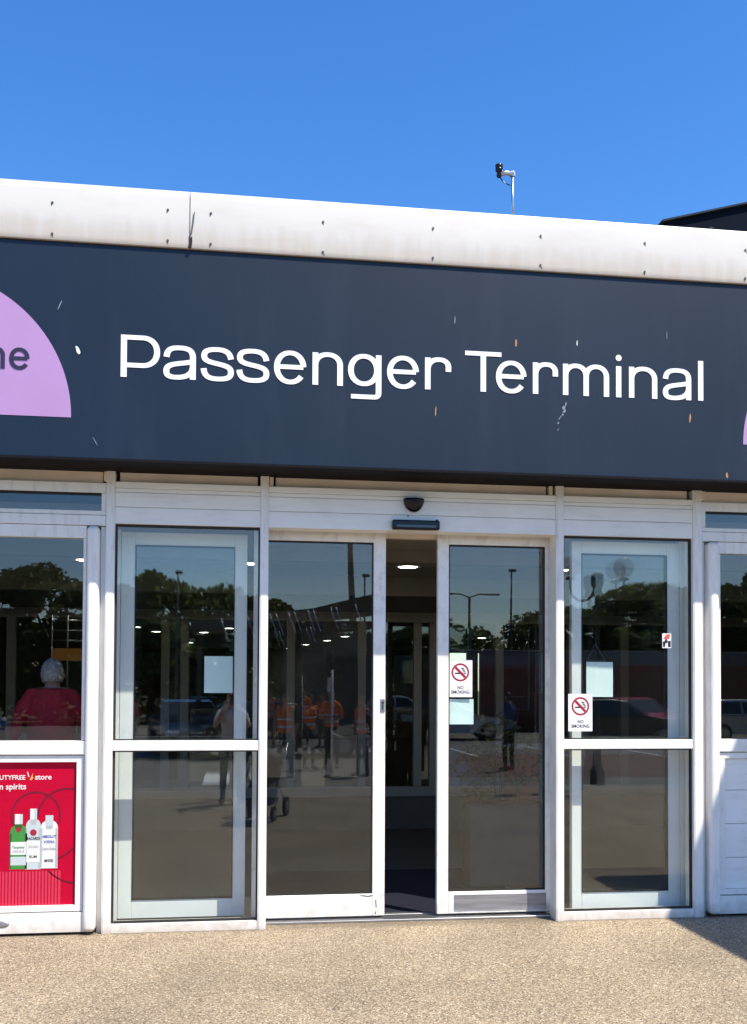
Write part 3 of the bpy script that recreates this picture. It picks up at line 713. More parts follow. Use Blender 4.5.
def bottle(cx, z0, w, h, sh, nw, cap, body, capm, lab, lines_, shade='bottle_shadow'):
    hw = w / 2; n2 = nw / 2
    poly = [(cx - hw, z0)] + [(cx + hw, z0), (cx + hw, z0 + sh)] + [(cx + hw - (hw - n2) * (1 - cos(R(a))), z0 + sh + (h * .14) * sin(R(a))) for a in (25, 50, 75, 90)] + [(cx + n2, z0 + h)]
    poly += [(2 * cx - x, z) for x, z in poly[::-1][:-2]]
    b = flat(poly, PY - .0034, body, 'printed_bottle', PO)
    flat([(cx - n2 * 1.15, z0 + h - cap), (cx + n2 * 1.15, z0 + h - cap), (cx + n2 * 1.15, z0 + h), (cx - n2 * 1.15, z0 + h)], PY - .0042, capm, 'cap', b)
    if lab:
        flat([(cx - hw * .88, z0 + lab[0]), (cx + hw * .88, z0 + lab[0]), (cx + hw * .88, z0 + lab[1]), (cx - hw * .88, z0 + lab[1])], PY - .0042, lab[2], 'bottle_label', b)
    flat([(cx + hw * .72, z0 + .004), (cx + hw * .985, z0 + .004), (cx + hw * .985, z0 + sh), (cx + hw * .72, z0 + sh)], PY - .00385, shade, 'shade_edge', b)
    flat([(cx - hw * .97, z0 + .01), (cx - hw * .80, z0 + .01), (cx - hw * .80, z0 + sh), (cx - hw * .97, z0 + sh)], PY - .00385, shade, 'shade_edge', b)
    flat([(cx - n2 * .9, z0 + h - cap * 1.5), (cx + n2 * .9, z0 + h - cap * 1.5), (cx + n2 * 1.1, z0 + h - cap * 1.08), (cx - n2 * 1.1, z0 + h - cap * 1.08)], PY - .00385, shade, 'neck_band', b)
    flat([(cx + n2 * .25, z0 + h - cap), (cx + n2 * 1.1, z0 + h - cap), (cx + n2 * 1.1, z0 + h), (cx + n2 * .25, z0 + h)], PY - .0046, 'bottle_pale', 'cap_shade', b)
    for s, zz, ww, mm in lines_:
        textmesh('lettering', s, .026, (cx - ww / 2, PY - .0048, z0 + zz), mm, b, width=ww, ext=.0003)
    return b
b1 = bottle(-1.500, .463, .118, .385, .25, .046, .07, 'bottle_green', 'poster_white', (.10, .19, 'poster_white'), [('Tanqueray', .145, .085, 'bottle_green'), ('LONDON DRY GIN', .115, .08, 'bottle_grey')], 'bottle_deep')
flat(arc(-1.500, .74, .018, .018, 0, 360, 16)[:-1], PY - .0044, 'red_print', 'seal', b1)
flat([(-1.552, .49), (-1.448, .49), (-1.448, .55), (-1.552, .55)], PY - .0042, 'bottle_pale', 'bottle_label', b1)
b2 = bottle(-1.400, .460, .104, .425, .29, .040, .075, 'bottle_pale', 'poster_white', (.05, .20, 'poster_white'), [('BACARDI', .208, .088, 'black_print'), ('CARTA BLANCA', .15, .07, 'bottle_grey'), ('RUM', .08, .05, 'black_print')])
flat(arc(-1.400, .718, .023, .023, 0, 360, 16)[:-1], PY - .0044, 'red_print', 'seal', b2)
b3 = bottle(-1.292, .465, .118, .372, .28, .046, .065, 'poster_white', 'bottle_pale', None, [('ABSOLUT', .215, .098, 'bottle_blue'), ('VODKA', .178, .075, 'bottle_blue'), ('Country of Sweden', .13, .09, 'bottle_grey'), ('IMPORTED', .045, .06, 'black_print')])
textmesh('lettering', 'DUTYFREE', .044, (-1.668, PY - .0012, 1.090), 'poster_white', PO, width=.208)
textmesh('lettering', 'store', .052, (-1.394, PY - .0012, 1.090), 'poster_white', PO, width=.112)
textmesh('lettering', 'n spirits', .058, (-1.634, PY - .0012, 1.022), 'poster_white', PO, width=.180)
flat([(-1.450, 1.146), (-1.442, 1.142), (-1.433, 1.106), (-1.440, 1.110)], PY - .0012, 'poster_white', 'emblem', PO)
flat([(-1.430, 1.088), (-1.406, 1.138), (-1.414, 1.108), (-1.404, 1.104), (-1.420, 1.086)], PY - .0014, 'gold', 'emblem', PO)

# mast on the roof
RM = empty('roof_camera_mast', 'thin pole with black camera head standing on the roof edge', 'camera mast', (1.975, -.30, 5.10))
MB().tube([(0, 0, 0), (0, 0, .425)], .011, 10).build('pole', 'steel', RM)
m = MB(); m.tube([(.0, 0, .40), (-.05, -.01, .405), (-.10, -.02, .385)], [.02, .016, .018], 8); m.box(-.015, .015, -.015, .015, .385, .42); m.build('bracket', 'steel', RM)
MB().lathe([(.022, -.02), (.03, .0), (.02, .02), (.032, .035), (.040, .045), (.040, .075), (.036, .078), (.042, .082), (.042, .115), (.03, .122), (.005, .122)], (-.108, -.02, .36), 16).build('camera_head', 'black_plastic', RM)
for v in [o for o in RM.children if o.name.startswith('camera_head')][0].data.vertices: v.co = Vector((-.108, -.02, .375)) + (v.co - Vector((-.108, -.02, .36))) * .66
MB().tube([(-.10, -.02, .36), (-.07, -.02, .325), (-.03, -.01, .315), (-.008, 0, .32)], .005, 6).build('cable', 'black_plastic', RM)

# dark shed behind, canopy added out of view at right to cast a shadow
SH = empty('metal_shed', 'dark slate clad shed rising behind the right end of the roof', 'building', (0, 28, 0))
def shz(x): return 19.29 + (x - 15.95) * .272
MB().prism([(15.95, 0), (52, 0), (52, 19.29), (34, shz(34)), (15.95, 19.29)], 0, 20).build('wall', 'slate', SH)
MB().prism([(15.7, 19.24), (15.7, 19.31), (34, shz(34) + .06), (34, shz(34) + .01)], -.15, 20).build('roof_edge', 'slate_edge', SH)
for k in range(5): MB().box(17.6 + k * 3.5, 17.75 + k * 3.5, -.06, -.002, .2, 19.2).build('cladding_rib', 'slate_edge', SH)
CN = empty('shadow_canopy', 'flat white canopy on steel posts added out of view to cast the right hand shadow', 'canopy', (0, 0, 0))  # unseen, guessed shape; placed so its shadow falls on right panel and paving
MB().box(5.93, 12, -4.05, -.5, 5.20, 5.45).build('roof_slab', 'canopy_white', CN, .01)
MB().box(5.55, 5.925, -4.05, -.5, 5.20, 5.45).build('roof_edge', 'canopy_white', CN, .01)
for x in (7.4, 11.2): MB().tube([(x, -3.8, 0), (x, -3.8, 5.2)], .07, 16).build('post', 'white_post', CN)

# ------------------------------------------------------------------ people
def a_z(arms, s): return (arms[0] if s < 0 else arms[1])[0][2] - .01
def person(label, loc, rz, H, cols, arms, vest=None, hair='short', hairm='hair_dark', skin='skin', legs=((-.10, .02), (.10, -.02)), voxel=.011, hunch=0.0, sleeve=.95):
    """cols: (top, trousers); arms: two lists of shoulder->elbow->wrist points; front is +y"""
    root = empty('person', label, 'person', loc, rz)
    k = H / 1.75; m = MB(); segs = []
    def limb(pts, rad, tagn, n=12): m.tube(pts, rad, n); segs.extend((Vector(pts[i]), Vector(pts[i + 1]), tagn) for i in range(len(pts) - 1))
    limb([(0, 0, .86), (0, 0, .95), (0, .0, 1.08), (0, .005, 1.25), (0, 0, 1.38), (0, -.01, 1.45), (0, 0, 1.49)], [(.13, .09), (.165, .115), (.15, .105), (.172, .12), (.168, .11), (.105, .075), (.058, .055)], 'top', 16)
    limb([(0, -.005, 1.45), (0, .005, 1.56)], [.057, .052], 'skin')
    for s in (-1, 1): limb([(s * .03, -.012, 1.505), (s * .10, -.005, 1.455), (s * .175, 0, a_z(arms, s))], [.045, .050, .054], 'top', 10)
    m.ball((0, .012, 1.637), (.074, .094, .104), 18, 12); segs.append((Vector((0, .02, 1.58)), Vector((0, .02, 1.70)), 'skin'))
    m.ball((0, .055, 1.575), (.05, .05, .045)); m.tube([(0, .10, 1.65), (0, .122, 1.612)], [.010, .016], 8)
    for s in (-1, 1): m.ball((s * .073, .01, 1.63), (.012, .022, .032), 8, 6)
    for s, (dx, dy) in zip((-1, 1), legs):
        limb([(s * .085, 0, .92), (s * .10 + dx * .2, .012 + dy * .5, .50), (s * .10 + dx * .3, -.01 + dy, .09)], [.092, .062, .042], 'legs')
        limb([(s * .10 + dx * .3, -.045 + dy, .045), (s * .11 + dx * .3, .06 + dy, .045), (s * .115 + dx * .3, .17 + dy, .03)], [(.038, .042), (.044, .042), (.032, .024)], 'shoe')
    for s, pts in zip((-1, 1), arms):
        a, e, h = [Vector(p) for p in pts]
        limb([(s * .14, 0, a.z), a - Vector((s * .012, 0, .018)), a.lerp(e, .5), e], [.055, .058, .048, .042], 'sleeve')
        limb([e, e.lerp(h, .4), h], [.042, .040, .027], 'fore')
        d = (h - e).normalized(); sd_ = Vector((0, 0, 1)).cross(d) if abs(d.z) < .8 else Vector((0, 1, 0)); sd_.normalize(); nn = d.cross(sd_).normalized()
        pm = h + d * .05
        m.tube([h, h + d * .03, h + d * .085], [(.026, .020), (.036, .016), (.038, .014)], 10); segs.append((h, h + d * .085, 'skin'))
        for q in range(4):
            b0 = h + d * .075 + sd_ * (-.028 + .0187 * q); L = (.062, .075, .070, .052)[q]
            b1_ = b0 + d * L * .55 + nn * .008; b2_ = b1_ + (d * .75 + nn * .6).normalized() * L * .45
            m.tube([b0, b1_, b2_], [.0092, .0088, .0075], 7); segs.append((b0, b2_, 'skin'))
        b0 = h + d * .02 + sd_ * -.028; b1_ = b0 + (d * .6 - sd_ * .8).normalized() * .035; b2_ = b1_ + (d * .95 + nn * .2).normalized() * .03
        m.tube([b0, b1_, b2_], [.012, .0105, .009], 7); segs.append((b0, b2_, 'skin'))
    raw = m.build('body', 'skin')
    rm = raw.modifiers.new('remesh', 'REMESH'); rm.mode = 'VOXEL'; rm.voxel_size = voxel; rm.use_smooth_shade = True
    sm = raw.modifiers.new('smooth', 'SMOOTH'); sm.factor = .5; sm.iterations = 3
    bpy.context.view_layer.update()
    me = bpy.data.meshes.new_from_object(raw.evaluated_get(bpy.context.evaluated_depsgraph_get())); bpy.data.objects.remove(raw)
    me.materials.clear()
    for nm in (skin, cols[0], cols[1], 'shoe'): me.materials.append(MATS[nm])
    T = []
    for v in me.vertices:                                   # head sunk between the shoulders
        if v.co.z > 1.44 and hunch: q = min(1, (v.co.z - 1.44) / .10); v.co.z -= hunch * q; v.co.y += hunch * .7 * q
    for p in me.polygons:
        c = p.center.copy()
        if c.z > 1.44 - hunch and hunch and abs(c.x) < .1: q = min(1, (c.z - 1.44 + hunch) / .10); c.z += hunch * q; c.y -= hunch * .7 * q
        best = 9; tg = 'skin'
        for a, b, t_ in segs:
            ab = b - a; q = max(0, min(1, (c - a).dot(ab) / ab.length_squared)); dd = (a + ab * q - c).length
            if t_ == 'top': dd -= .07
            if dd < best: best = dd; tg = t_; qq = q
        if c.z > 1.43 and tg in ('top', 'skin'): tg = 'skin' if (math.hypot(c.x, c.y * 1.1) < .078 - .25 * (1.50 - c.z) * (c.y < 0) and c.z > 1.46) or c.z > 1.53 or (c.y > .04 and abs(c.x) < .06 and c.z > 1.44) else 'top'
        if tg == 'top' and c.z < .93: tg = 'legs'
        if tg == 'fore': tg = 'sleeve' if sleeve > 1.2 else 'skin'
        if tg == 'legs' and c.z > .95: tg = 'top'
        T.append(tg); p.material_index = {'skin': 0, 'top': 1, 'sleeve': 1, 'legs': 2, 'shoe': 3}[tg]; p.use_smooth = True
    body = bpy.data.objects.new('body', me); COL.objects.link(body); body.parent = root
    nv = [v.normal.copy() for v in me.vertices]
    def shell(sel, off, thick, name, m_, jitter=0):
        idx = {}; vs = []; fs = []
        for p in sel:
            f = []
            for vi in p.vertices:
                if vi not in idx: idx[vi] = len(vs); vs.append(me.vertices[vi].co + nv[vi] * (off + random.uniform(-jitter, jitter)))
                f.append(idx[vi])
            fs.append(f)
        mb = MB(); mb.add(vs, fs, 0, True); o = mb.build(name, m_, root, fixn=False)
        sl = o.modifiers.new('solid', 'SOLIDIFY'); sl.thickness = thick; sl.offset = -1
        return o
    pol = list(me.polygons)
    hl = [p for p in pol if (p.center.z + hunch) > 1.58 and (p.center.y - hunch * .7 < .045 or p.center.z + hunch > 1.70) and (p.center.z + hunch > 1.655 or p.center.y - hunch * .7 < .015) and (abs(p.center.x) < .070 or p.center.z + hunch > 1.665)]
    shell(hl, .0065, .008, 'hair', hairm, .0055)
    if hair == 'long':
        hm = MB(); hm.tube([(0, -.05, 1.68), (0, -.085, 1.58), (0, -.10, 1.45), (.02, -.125, 1.30)], [(.07, .05), (.085, .045), (.09, .035), (.04, .02)], 12)
        hm.tube([(.07, -.01, 1.66), (.085, .02, 1.55), (.09, .075, 1.42), (.085, .115, 1.24)], [.03, .034, .034, .016], 10); hm.build('long_hair', hairm, root)
    em = MB()
    for s in (-1, 1): em.ball((s * .03, .098 + hunch * .7, 1.645 - hunch), (.011, .008, .007), 8, 6)
    em.build('eyes', 'eye', root)
    mm = MB(); mm.tube([(q * .024, .104 + hunch * .7 - .006 * abs(q), 1.576 - hunch) for q in (-1, 0, 1)], [.004, .006, .004], 6); mm.build('mouth', 'sticker_red', root)
    if vest:
        vt = [p for p, t_ in zip(pol, T) if t_ == 'top' and .92 < p.center.z < 1.47 and abs(p.center.x) < .185]
        shell(vt, .016, .012, 'hi_vis_vest', vest)
        for z0 in (1.02, 1.18):
            bt = [p for p, t_ in zip(pol, T) if t_ == 'top' and z0 < p.center.z < z0 + .05 and abs(p.center.x) < .185]
            shell(bt, .021, .004, 'reflective_band', 'reflective')
    root.scale = (k, k, k)
    return root
DOWN = ([(-.205, 0, 1.40), (-.235, -.02, 1.12), (-.225, .06, .88)], [(.205, 0, 1.40), (.235, -.02, 1.12), (.225, .06, .88)])
CROSS = ([(-.205, 0, 1.40), (-.25, .03, 1.14), (-.05, .20, 1.12)], [(.205, 0, 1.40), (.25, .03, 1.14), (.06, .21, 1.10)])
HIPS = ([(-.205, 0, 1.40), (-.34, -.06, 1.18), (-.19, .05, 1.0)], [(.205, 0, 1.40), (.235, -.02, 1.12), (.225, .08, .88)])
person('gray haired person in a red polo shirt standing inside behind the left window', (-1.40, .66, .16), .10, 1.90, ('shirt_red', 'dark_cloth'), ([(-.195, 0, 1.335), (-.25, .03, 1.10), (-.06, .20, 1.08)], [(.195, 0, 1.335), (.25, .03, 1.10), (.06, .21, 1.06)]), hairm='hair_grey', voxel=.009, hunch=.085)
tag(MB().box(-1.75, -1.0, .50, 1.05, .0012, .16).build('low_step', 'wall_inside', None, .01), 'low step under the person in the red polo shirt', 'step')
person('dark haired person in an orange safety vest standing leftmost of the group', (1.02, -12.9, -.10), .35, 1.74, ('dark_cloth', 'dark_cloth'), DOWN, 'orange_vest')
person('person in an orange safety vest with hands on hips between two colleagues', (1.66, -14.9, -.10), -.5, 1.70, ('dark_cloth', 'dark_cloth'), HIPS, 'orange_vest', skin='skin_dark')
person('person in an orange safety vest with folded arms beside the thin white post', (2.18, -15.0, -.10), .3, 1.78, ('orange_vest', 'dark_cloth'), CROSS, 'orange_vest', hairm='hair_auburn')
person('person in grey trousers and orange safety vest standing right of the white post', (2.62, -12.9, -.10), 1.0, 1.68, ('dark_cloth', 'grey_cloth'), CROSS, 'orange_vest')
person('person in a blue polo shirt walking by the car park', (6.1, -14.2, -.10), 2.6, 1.76, ('shirt_blue', 'dark_cloth'), DOWN)
person('person in a dark red top among the parked cars on the left', (-2.55, -17.2, -.10), .2, 1.72, ('shirt_red', 'dark_cloth'), DOWN, hairm='hair_auburn')
person('long haired person in a pale top taking a photograph in front of the doors', (-.05, -7.78, 0), 0, 1.70, ('shirt_white', 'grey_cloth'),
       ([(-.20, .02, 1.40), (-.25, .16, 1.20), (-.10, .27, 1.47)], [(.20, .02, 1.40), (.25, .16, 1.20), (.10, .27, 1.47)]), hair='long', hairm='hair_auburn', voxel=.009)
ph = empty('mobile_phone', 'dark mobile phone held up by the long haired person', 'phone', (-.05, -7.43, 1.55))
MB().box(-.038, .038, -.004, .004, -.075, .075).build('case', 'black_plastic', ph, .003)
MB().prism([(.02 + .008 * cos(t * pi / 6), .055 + .008 * sin(t * pi / 6)) for t in range(12)], .0042, .006).build('lens', 'car_glass', ph)

# pushchair
PR = empty('pushchair', 'dark pushchair with a hood and four small wheels on the pavement', 'pushchair', (.36, -5.75, 0), .30)
for sx in (-1, 1):
    for sy, rr in ((-1, .13), (1, .10)):
        wv = MB(); wv.tube([(-.02, 0, 0), (.02, 0, 0)], rr, 20); wo = wv.build('wheel', 'tyre', PR); wo.location = (sx * .25, sy * .33, rr)
        hb = MB().tube([(-.026, 0, 0), (.026, 0, 0)], rr * .45, 14).build('hub', 'steel', wo)
    MB().tube([(sx * .25, .33, .10), (sx * .24, .05, .45), (sx * .24, -.30, .80), (sx * .24, -.42, .98)], .013, 8).build('frame_tube', 'steel', PR)
    MB().tube([(sx * .25, -.33, .13), (sx * .24, .02, .46)], .012, 8).build('frame_tube', 'steel', PR)
MB().tube([(-.24, -.42, .98), (-.2, -.45, 1.0), (.2, -.45, 1.0), (.24, -.42, .98)], .016, 8).build('handle', 'black_plastic', PR)
m = MB(); m.prism([(.30, .30), (.33, .44), (.10, .42), (-.12, .50), (-.22, .86), (-.29, .84), (-.20, .42), (.0, .32)], -.20, .20, 'x'); m.build('seat', 'pram_cloth', PR, .02)
m = MB(); vs = []; fs = []
for i in range(9):
    a = R(15 + i * 15)
    for j in range(9):
        b = R(20 * j - 80) ; vs.append((.22 * sin(b) * 1.0, -.08 - .26 * cos(a) * (.55 + .45 * cos(b)), .66 + .26 * sin(a) * (.4 + .6 * cos(b))))
for i in range(8):
    for j in range(8): fs.append((i * 9 + j, i * 9 + j + 1, i * 9 + j + 10, i * 9 + j + 9))
m.add(vs, fs, 0, True); ho = m.build('hood', 'pram_cloth', PR); sl = ho.modifiers.new('solid', 'SOLIDIFY'); sl.thickness = .012
MB().box(-.17, .17, -.22, .18, .18, .30).build('basket', 'pram_cloth', PR, .02)

# ------------------------------------------------------------------ cars
def car(label, paint, loc, rz, L=4.2, W=1.75, H=1.48):
    root = empty('parked_car', label, 'car', loc, rz, 'cars in the car park')
    hl = L / 2; hw = W / 2
    low = [(-hl, .42), (-hl + .05, .28), (hl - .08, .26), (hl, .40), (hl - .01, .62), (hl - .12, .74), (hl * .42, .92), (-hl * .80, .95), (-hl + .02, .88)]
    m = MB(); secs = [(-hw, .93), (-hw * .93, 1.0), (hw * .93, 1.0), (hw, .93)]
    vs = []; n = len(low)
    for y, s in ((-hw * .90, .93), (-hw, .985), (hw, .985), (hw * .90, .93)):
        for x, z in low: vs.append((x * (s + .015), y, .6 + (z - .6) * s))
    fs = [(i * n + j, i * n + (j + 1) % n, (i + 1) * n + (j + 1) % n, (i + 1) * n + j) for i in range(3) for j in range(n)]
    fs += [list(range(n - 1, -1, -1)), list(range(3 * n, 4 * n))]
    m.add(vs, fs)
    ro = [(hl * .40, .90), (hl * .06, H - .06), (-hl * .10, H), (-hl * .55, H - .02), (-hl * .72, H - .10), (-hl * .90, .93)]
    n2 = len(ro); vs = []
    for s in (-1, 1):
        for x, z in ro: vs.append((x, s * (hw * .95 - (z - .9) * .30), z))
    m.add(vs, [(i, (i + 1) % n2, n2 + (i + 1) % n2, n2 + i) for i in range(n2)] + [list(range(n2 - 1, -1, -1)), list(range(n2, 2 * n2))])
    m.build('body', paint, root, .05, 3)
    yw = lambda z: hw * .95 - (z - .9) * .30
    g = MB()
    for s in (-1, 1):
        for q in ([(hl * .30, .98), (hl * .05, H - .13), (-hl * .20, H - .09), (-hl * .20, .98)], [(-hl * .24, .98), (-hl * .24, H - .09), (-hl * .58, H - .11), (-hl * .74, .98)]):
            vs = [(x, s * (yw(z) - .02), z) for x, z in q] + [(x, s * (yw(z) + .006), z) for x, z in q]
            g.add(vs, [(0, 1, 2, 3), (4, 5, 6, 7), (0, 1, 5, 4), (1, 2, 6, 5), (2, 3, 7, 6), (3, 0, 4, 7)])
    g.build('side_window', 'car_glass', root)
    for nm, (xa, za), (xb, zb), dx in (('windscreen', (hl * .385, .925), (hl * .075, H - .075), .02), ('rear_window', (-hl * .88, 1.0), (-hl * .735, H - .12), -.02)):
        a_, b_ = yw(za) - .07, yw(zb) - .07
        g = MB(); g.add([(xa, -a_, za), (xa, a_, za), (xb, b_, zb), (xb, -b_, zb), (xa + dx, -a_, za + .012), (xa + dx, a_, za + .012), (xb + dx, b_, zb + .012), (xb + dx, -b_, zb + .012)], [(0, 1, 2, 3), (4, 5, 6, 7), (0, 1, 5, 4), (1, 2, 6, 5), (2, 3, 7, 6), (3, 0, 4, 7)])
        g.build(nm, 'car_glass', root)
    for sx in (hl * .62, -hl * .60):
        for s in (-1, 1):
            wo = MB().tube([(0, -.10, 0), (0, -.085, 0), (0, .085, 0), (0, .10, 0)], [.27, .31, .31, .27], 20).build('wheel', 'tyre', root); wo.location = (sx, s * (hw - .085), .31)
            MB().tube([(0, s * .09, 0), (0, s * .108, 0)], [.20, .18], 16).build('rim', 'steel', wo)
    for s in (-1, 1):
        MB().box(hl - .16, hl + .005, s * hw * .72 - .17, s * hw * .72 + .17, .60, .72).build('headlight', 'headlamp', root, .03)
        MB().box(-hl - .005, -hl + .12, s * hw * .78 - .12, s * hw * .78 + .12, .64, .84).build('tail_light', 'tail', root, .02)
        MB().box(hl * .28, hl * .33 + .05, s * (hw + .07) - .09, s * (hw + .07) + .09, .96, 1.08).build('wing_mirror', paint, root, .03)
    MB().box(hl - .01, hl + .012, -.26, .26, .38, .49).build('number_plate', 'headlamp', root); MB().box(-hl - .012, -hl + .01, -.26, .26, .55, .66).build('number_plate', 'gold', root)
    return root
car('dark hatchback parked nearest the entrance on the left', 'car_dark', (-1.3, -20.3, -.10), R(80))
car('silver car parked end on at the left of the car park', 'car_silver', (-10.5, -23.0, -.10), R(84))
car('blue car parked side on under the trees at the left', 'car_blue', (-10.2, -29.0, -.10), R(10))
car('dark saloon parked side on behind the people in orange vests', 'car_dark', (1.3, -19.0, -.10), R(-12), 4.5)
car('black car parked across the red paving', 'car_dark', (12.8, -25.0, -.10), R(8), 4.4)
car('silver hatchback parked at the right end behind the red paving', 'car_silver', (18.0, -26.4, -.10), R(-6))
car('red car parked in front of the brick wall', 'car_red', (15.6, -30.0, -.10), R(80))
car('white car parked beyond the covered shelter', 'car_white', (7.6, -27.6, -.10), R(4))

# ------------------------------------------------------------------ street furniture behind the viewer
def lamp_post(label, x, y, h, r=.06, arm=0, both=False, lean=0):
    p = empty('lamp_post', label, 'lamp post', (x, y, -.12), group='car park lamp posts')
    MB().tube([(0, 0, 0), (lean * .5, 0, h * .5), (lean, 0, h)], [r * 1.3, r, r * .6], 10).build('pole', 'lamp_post', p)
    for s in ((-1, 1) if both else (1,)):
        if arm:
            MB().tube([(lean, 0, h - .05), (lean + s * arm * .5, 0, h + .12), (lean + s * arm, 0, h + .12)], .035, 8).build('arm', 'lamp_post', p)
            MB().box(lean + s * arm - .05, lean + s * arm + .05 + .55 * s if s > 0 else lean + s * arm + .05, -.13, .13, h + .06, h + .16).build('lantern', 'car_silver' if s > 0 else 'lamp_post', p, .03)
        else:
            MB().box(lean - .12, lean + .22, -.12, .12, h - .05, h + .09).build('lantern', 'lamp_post', p, .03)
    return p
lamp_post('tall leaning dark pole rising above the covered shelter', 4.62, -30, 9.6, .13, lean=-.45)
lamp_post('slim lamp post with a small head behind the shelter roof', 6.15, -40, 7.2)
lamp_post('slim lamp post standing alone above the trees right of the shelter', 13.4, -40, 7.6)
lamp_post('double armed car park lamp post with one bright lantern', 11.3, -40, 6.3, .09, .9, True)
lamp_post('thin lamp post between two tree crowns on the left', -2.7, -40, 7.2, .05)
# twin globe lamp
TG = empty('globe_lamp_post', 'ornate black lamp post with two clear globes on scrolled arms', 'lamp post', (6.5, -10.0, 0))
MB().lathe([(.13, 0), (.13, .25), (.08, .35), (.06, .9), (.045, 1.0), (.04, 3.5), (.07, 3.55), (.11, 3.62), (.11, 3.80), (.06, 3.84)], n=16).build('post', 'lamp_post', TG)
for s in (-1, 1):
    MB().tube([(s * .05, 0, 3.42)] + [(s * (.28 + .0) - s * .22 * cos(R(a)), 0, 3.55 - .22 * sin(R(a))) for a in range(0, 181, 20)] + [(s * .50, 0, 3.72)], .025, 8).build('scroll_arm', 'lamp_post', TG)
    MB().lathe([(.06, 0), (.10, .03), (.06, .06)], (s * .50, 0, 3.70), 14).build('globe_cup', 'lamp_post', TG)
    MB().ball((s * .50, 0, 3.95), .19, 20, 12).build('globe', 'globe_glass', TG)
    MB().lathe([(.03, 0), (.04, .10), (.03, .2)], (s * .50, 0, 3.80), 10).build('bulb', 'globe', TG)
# thin white post by the workers
WP = empty('sign_post', 'thin white post with a small plate among the people in vests', 'sign post', (1.98, -12.8, -.1))
MB().tube([(0, 0, 0), (0, 0, 2.2)], .028, 8).build('pole', 'label_white', WP); MB().box(-.10, .03, -.05, -.03, 1.75, 2.05).build('plate', 'label_white', WP); MB().lathe([(.2, 0), (.2, .03), (.03, .06)], n=14).build('base', 'lamp_post', WP)
# covered shelter
CS = empty('covered_shelter', 'dark timber walkway shelter with slanted white brackets in the car park', 'shelter', (0, -20, -.1))
ro = [(-.6, 3.42, 3.74), (9.0, 4.70, 5.02)]
def rz_(x): return 3.55 + (x - .8) * .125
MB().prism([(-1.2, rz_(-1.2)), (5.2, rz_(5.2)), (5.2, rz_(5.2) + .32), (-1.2, rz_(-1.2) + .32)], -1.6, 0.0).build('roof_beam', 'timber', CS)
for x in (-1.0, 1.7, 4.6): MB().box(x - .07, x + .07, -.9, -.76, 0, rz_(x)).build('post', 'timber', CS)
MB().box(2.55, 3.85, -1.5, -1.42, 2.75, rz_(2.55)).build('panel', 'shelter_panel', CS)
for x in (-.4, .3, .92, 1.08, 1.42, 1.58, 1.95, 2.1, 2.6, 2.75, 3.3, 4.05): MB().tube([(x, .06, rz_(x) + .28), (x + .22, .10, rz_(x) - .32)], .018, 6).build('bracket', 'label_white', CS)
HB = empty('low_building', 'low dark roofed building with a sloping roof behind the shelter', 'building', (0, -33, -.1))
MB().box(2.2, 7.2, -6, 0, 0, 4.55).build('wall', 'timber', HB); MB().prism([(1.8, 4.70), (7.6, 6.15), (7.6, 5.7), (2.6, 4.5), (1.8, 4.55)], -6.4, .4).build('roof', 'timber', HB)
tag(MB().box(8.5, 30, -36.2, -36, -.1, 3.45).build('boundary_wall', 'grey_wall', None, .02), 'long pale wall in front of the trees', 'wall')
tag(MB().box(9.0, 30, -34.0, -33.8, -.1, 2.75).build('brick_wall', 'brick_red', None, .02), 'low red brick wall behind the parked cars', 'wall')

# pot plant in the lobby and small things inside
def leafcloud(mb, centres, n, size, flat_=.5):
    for _ in range(n):
        c, rr = random.choice(centres); d_ = Vector((random.gauss(0, 1), random.gauss(0, 1), random.gauss(0, 1))); d_.normalize()
        p = Vector(c) + Vector((d_.x * rr[0], d_.y * rr[1], d_.z * rr[2])) * random.uniform(.55, 1.0) ** .6
        a = Vector((random.gauss(0, 1), random.gauss(0, 1), random.gauss(0, .6))).normalized(); b = a.cross(Vector((random.gauss(0, 1), random.gauss(0, 1), random.gauss(0, 1)))).normalized()
        s_ = size * random.uniform(.6, 1.3)
        mb.add([p - a * s_, p + b * s_ * flat_, p + a * s_, p - b * s_ * flat_], [(0, 1, 2, 3)])
PL = empty('pot_plant', 'bushy dark plant in a terracotta trough inside the lobby', 'plant', (2.38, 1.45, 0))
mb = MB(); leafcloud(mb, [((-.1, 0, 1.25), (.28, .22, .28)), ((.15, 0, 1.10), (.25, .2, .25)), ((-.25, 0, 1.0), (.2, .2, .3))], 420, .06, .3); mb.build('foliage', 'leaf_plant', PL, fixn=False)
m = MB()
for k in range(7): m.tube([(random.uniform(-.2, .2), random.uniform(-.08, .08), .7), (random.uniform(-.3, .3), random.uniform(-.15, .15), 1.25)], [.012, .005], 6)
m.build('stem', 'bark', PL); MB().box(-.34, .34, -.15, .15, .0, .72).build('trough', 'wall_dark', PL, .02); MB().box(-.32, .32, -.13, .13, .7205, .735).build('soil', 'soil', PL)
NB = empty('notice_stand', 'grey framed stand with a dark red panel inside the lobby', 'stand', (2.70, 1.95, 0))
m = MB(); frame4(m, -.22, .22, .45, 1.22, 0, .03, .045, .045, .05, .05); m.build('frame', 'lobby_frame', NB, .003); MB().box(-.174, .174, .008, .022, .501, 1.169).build('panel', 'terracotta', NB); MB().box(-.25, .25, -.15, .18, 0.002, .03).build('base', 'lobby_frame', NB, .004); MB().box(-.03, .03, .0, .03, .031, .449).build('post', 'lobby_frame', NB)
OS = empty('orange_sign', 'orange panel sign on a rack inside the left window', 'sign', (-1.65, 2.9, 0))
MB().box(-.14, .14, 0, .02, 2.0, 2.12).build('panel', 'orange', OS)
m = MB()
for x in (-.15, 0, .15): m.tube([(x, .03, 0), (x, .03, 2.45)], .008, 6)
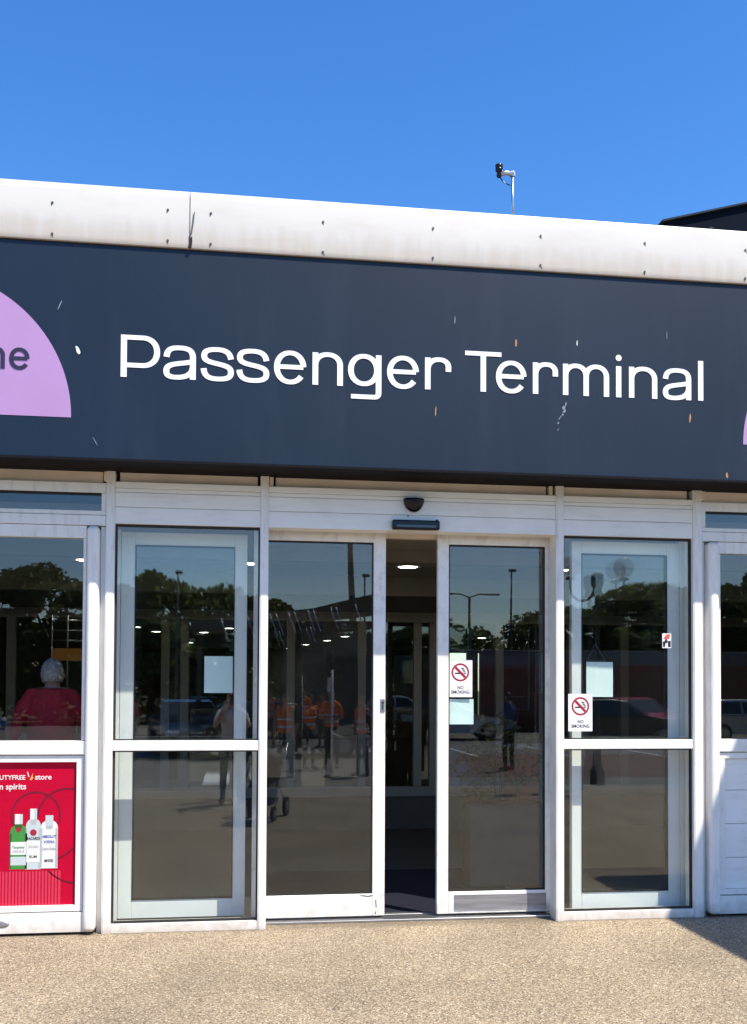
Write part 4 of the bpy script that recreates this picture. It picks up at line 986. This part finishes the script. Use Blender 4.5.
for z in (2.2, 2.3, 2.4): m.tube([(-.15, .03, z), (.15, .03, z)], .008, 6)
m.build('rack', 'steel', OS)

# ------------------------------------------------------------------ trees beyond the car park
def tree_proto(label, h, rw, leafm, seed, trunkfrac=.25):
    random.seed(seed); p = empty('tree', label, 'tree')
    t = MB(); t.tube([(0, 0, 0), (.1, .05, h * .3), (.0, .1, h * .6), (.1, 0, h * .88)], [.24, .17, .10, .03], 9)
    cs = []
    for k in range(38):
        a = random.uniform(0, 2 * pi); zz = random.uniform(trunkfrac, .98); rad = rw * math.sqrt(max(.05, 1 - ((zz - .5) / .55) ** 2)) * random.uniform(.35, .95)
        c = (cos(a) * rad, sin(a) * rad, zz * h); s_ = random.uniform(.55, 1.05)
        cs.append((c, (s_ * 1.1, s_ * 1.1, s_ * .8)))
        if k % 3 == 0: t.tube([(0, .05, h * zz * .55), (c[0] * .5, c[1] * .5, h * zz * .8), c], [.08, .05, .015], 6)
    t.build('trunk', 'bark', p); mb = MB(); leafcloud(mb, cs, 6500, .19, .65); mb.build('crown', leafm, p, fixn=False)
    return p
protos = [(tree_proto('', 7.4, 2.9, 'leaf_dark', 1), 7.4), (tree_proto('', 6.6, 3.2, 'leaf_mid', 2), 6.6), (tree_proto('', 8.0, 2.6, 'leaf_dark', 3, .18), 8.0)]
spots = [(-16, -45, .95), (-12.5, -46, 1.0), (-9.2, -44, 1.02), (-6.6, -47, .96), (-4.3, -45, .98), (-.9, -46, .93), (1.2, -44, .86), (4.0, -50, .78), (7.5, -50, .70), (10.6, -47, .76), (13.6, -50, .70), (16.5, -46, .80), (19.0, -45, .86), (21.4, -44, .95), (24.2, -46, .98), (27.5, -45, 1.05), (31, -46, 1.1), (34.5, -46, 1.1), (-20, -46, 1.0)]
side = ['far left of the tree line', 'second from the left in the tree line']
used = set(); random.seed(5)
for i, (x, y, s_) in enumerate(spots):
    pt, h = protos[i % 3]
    o = pt if (i % 3) not in used else copy_tree(pt); used.add(i % 3)
    o.location = (x, y, -.15); hgt = s_ * 7.5 / h; o.scale = (s_ * 1.05, s_ * 1.05, hgt); o.rotation_euler = (0, 0, random.uniform(0, 6.28))
    o['label'] = 'dark leafy tree in the row beyond the car park'; o['group'] = 'trees beyond the car park'; o['category'] = 'tree'
random.seed(9)
hd = MB(); leafcloud(hd, [((x, -52 + random.uniform(-1, 1), random.uniform(.4, 4.6)), (1.6, 1.0, 1.2)) for x in range(-60, 80, 1) for _ in (0, 1, 2, 3)], 34000, .30, .65)
tag(hd.build('woodland_edge', 'leaf_dark', None, fixn=False), 'continuous dark undergrowth below the far trees', 'undergrowth', kind='stuff')
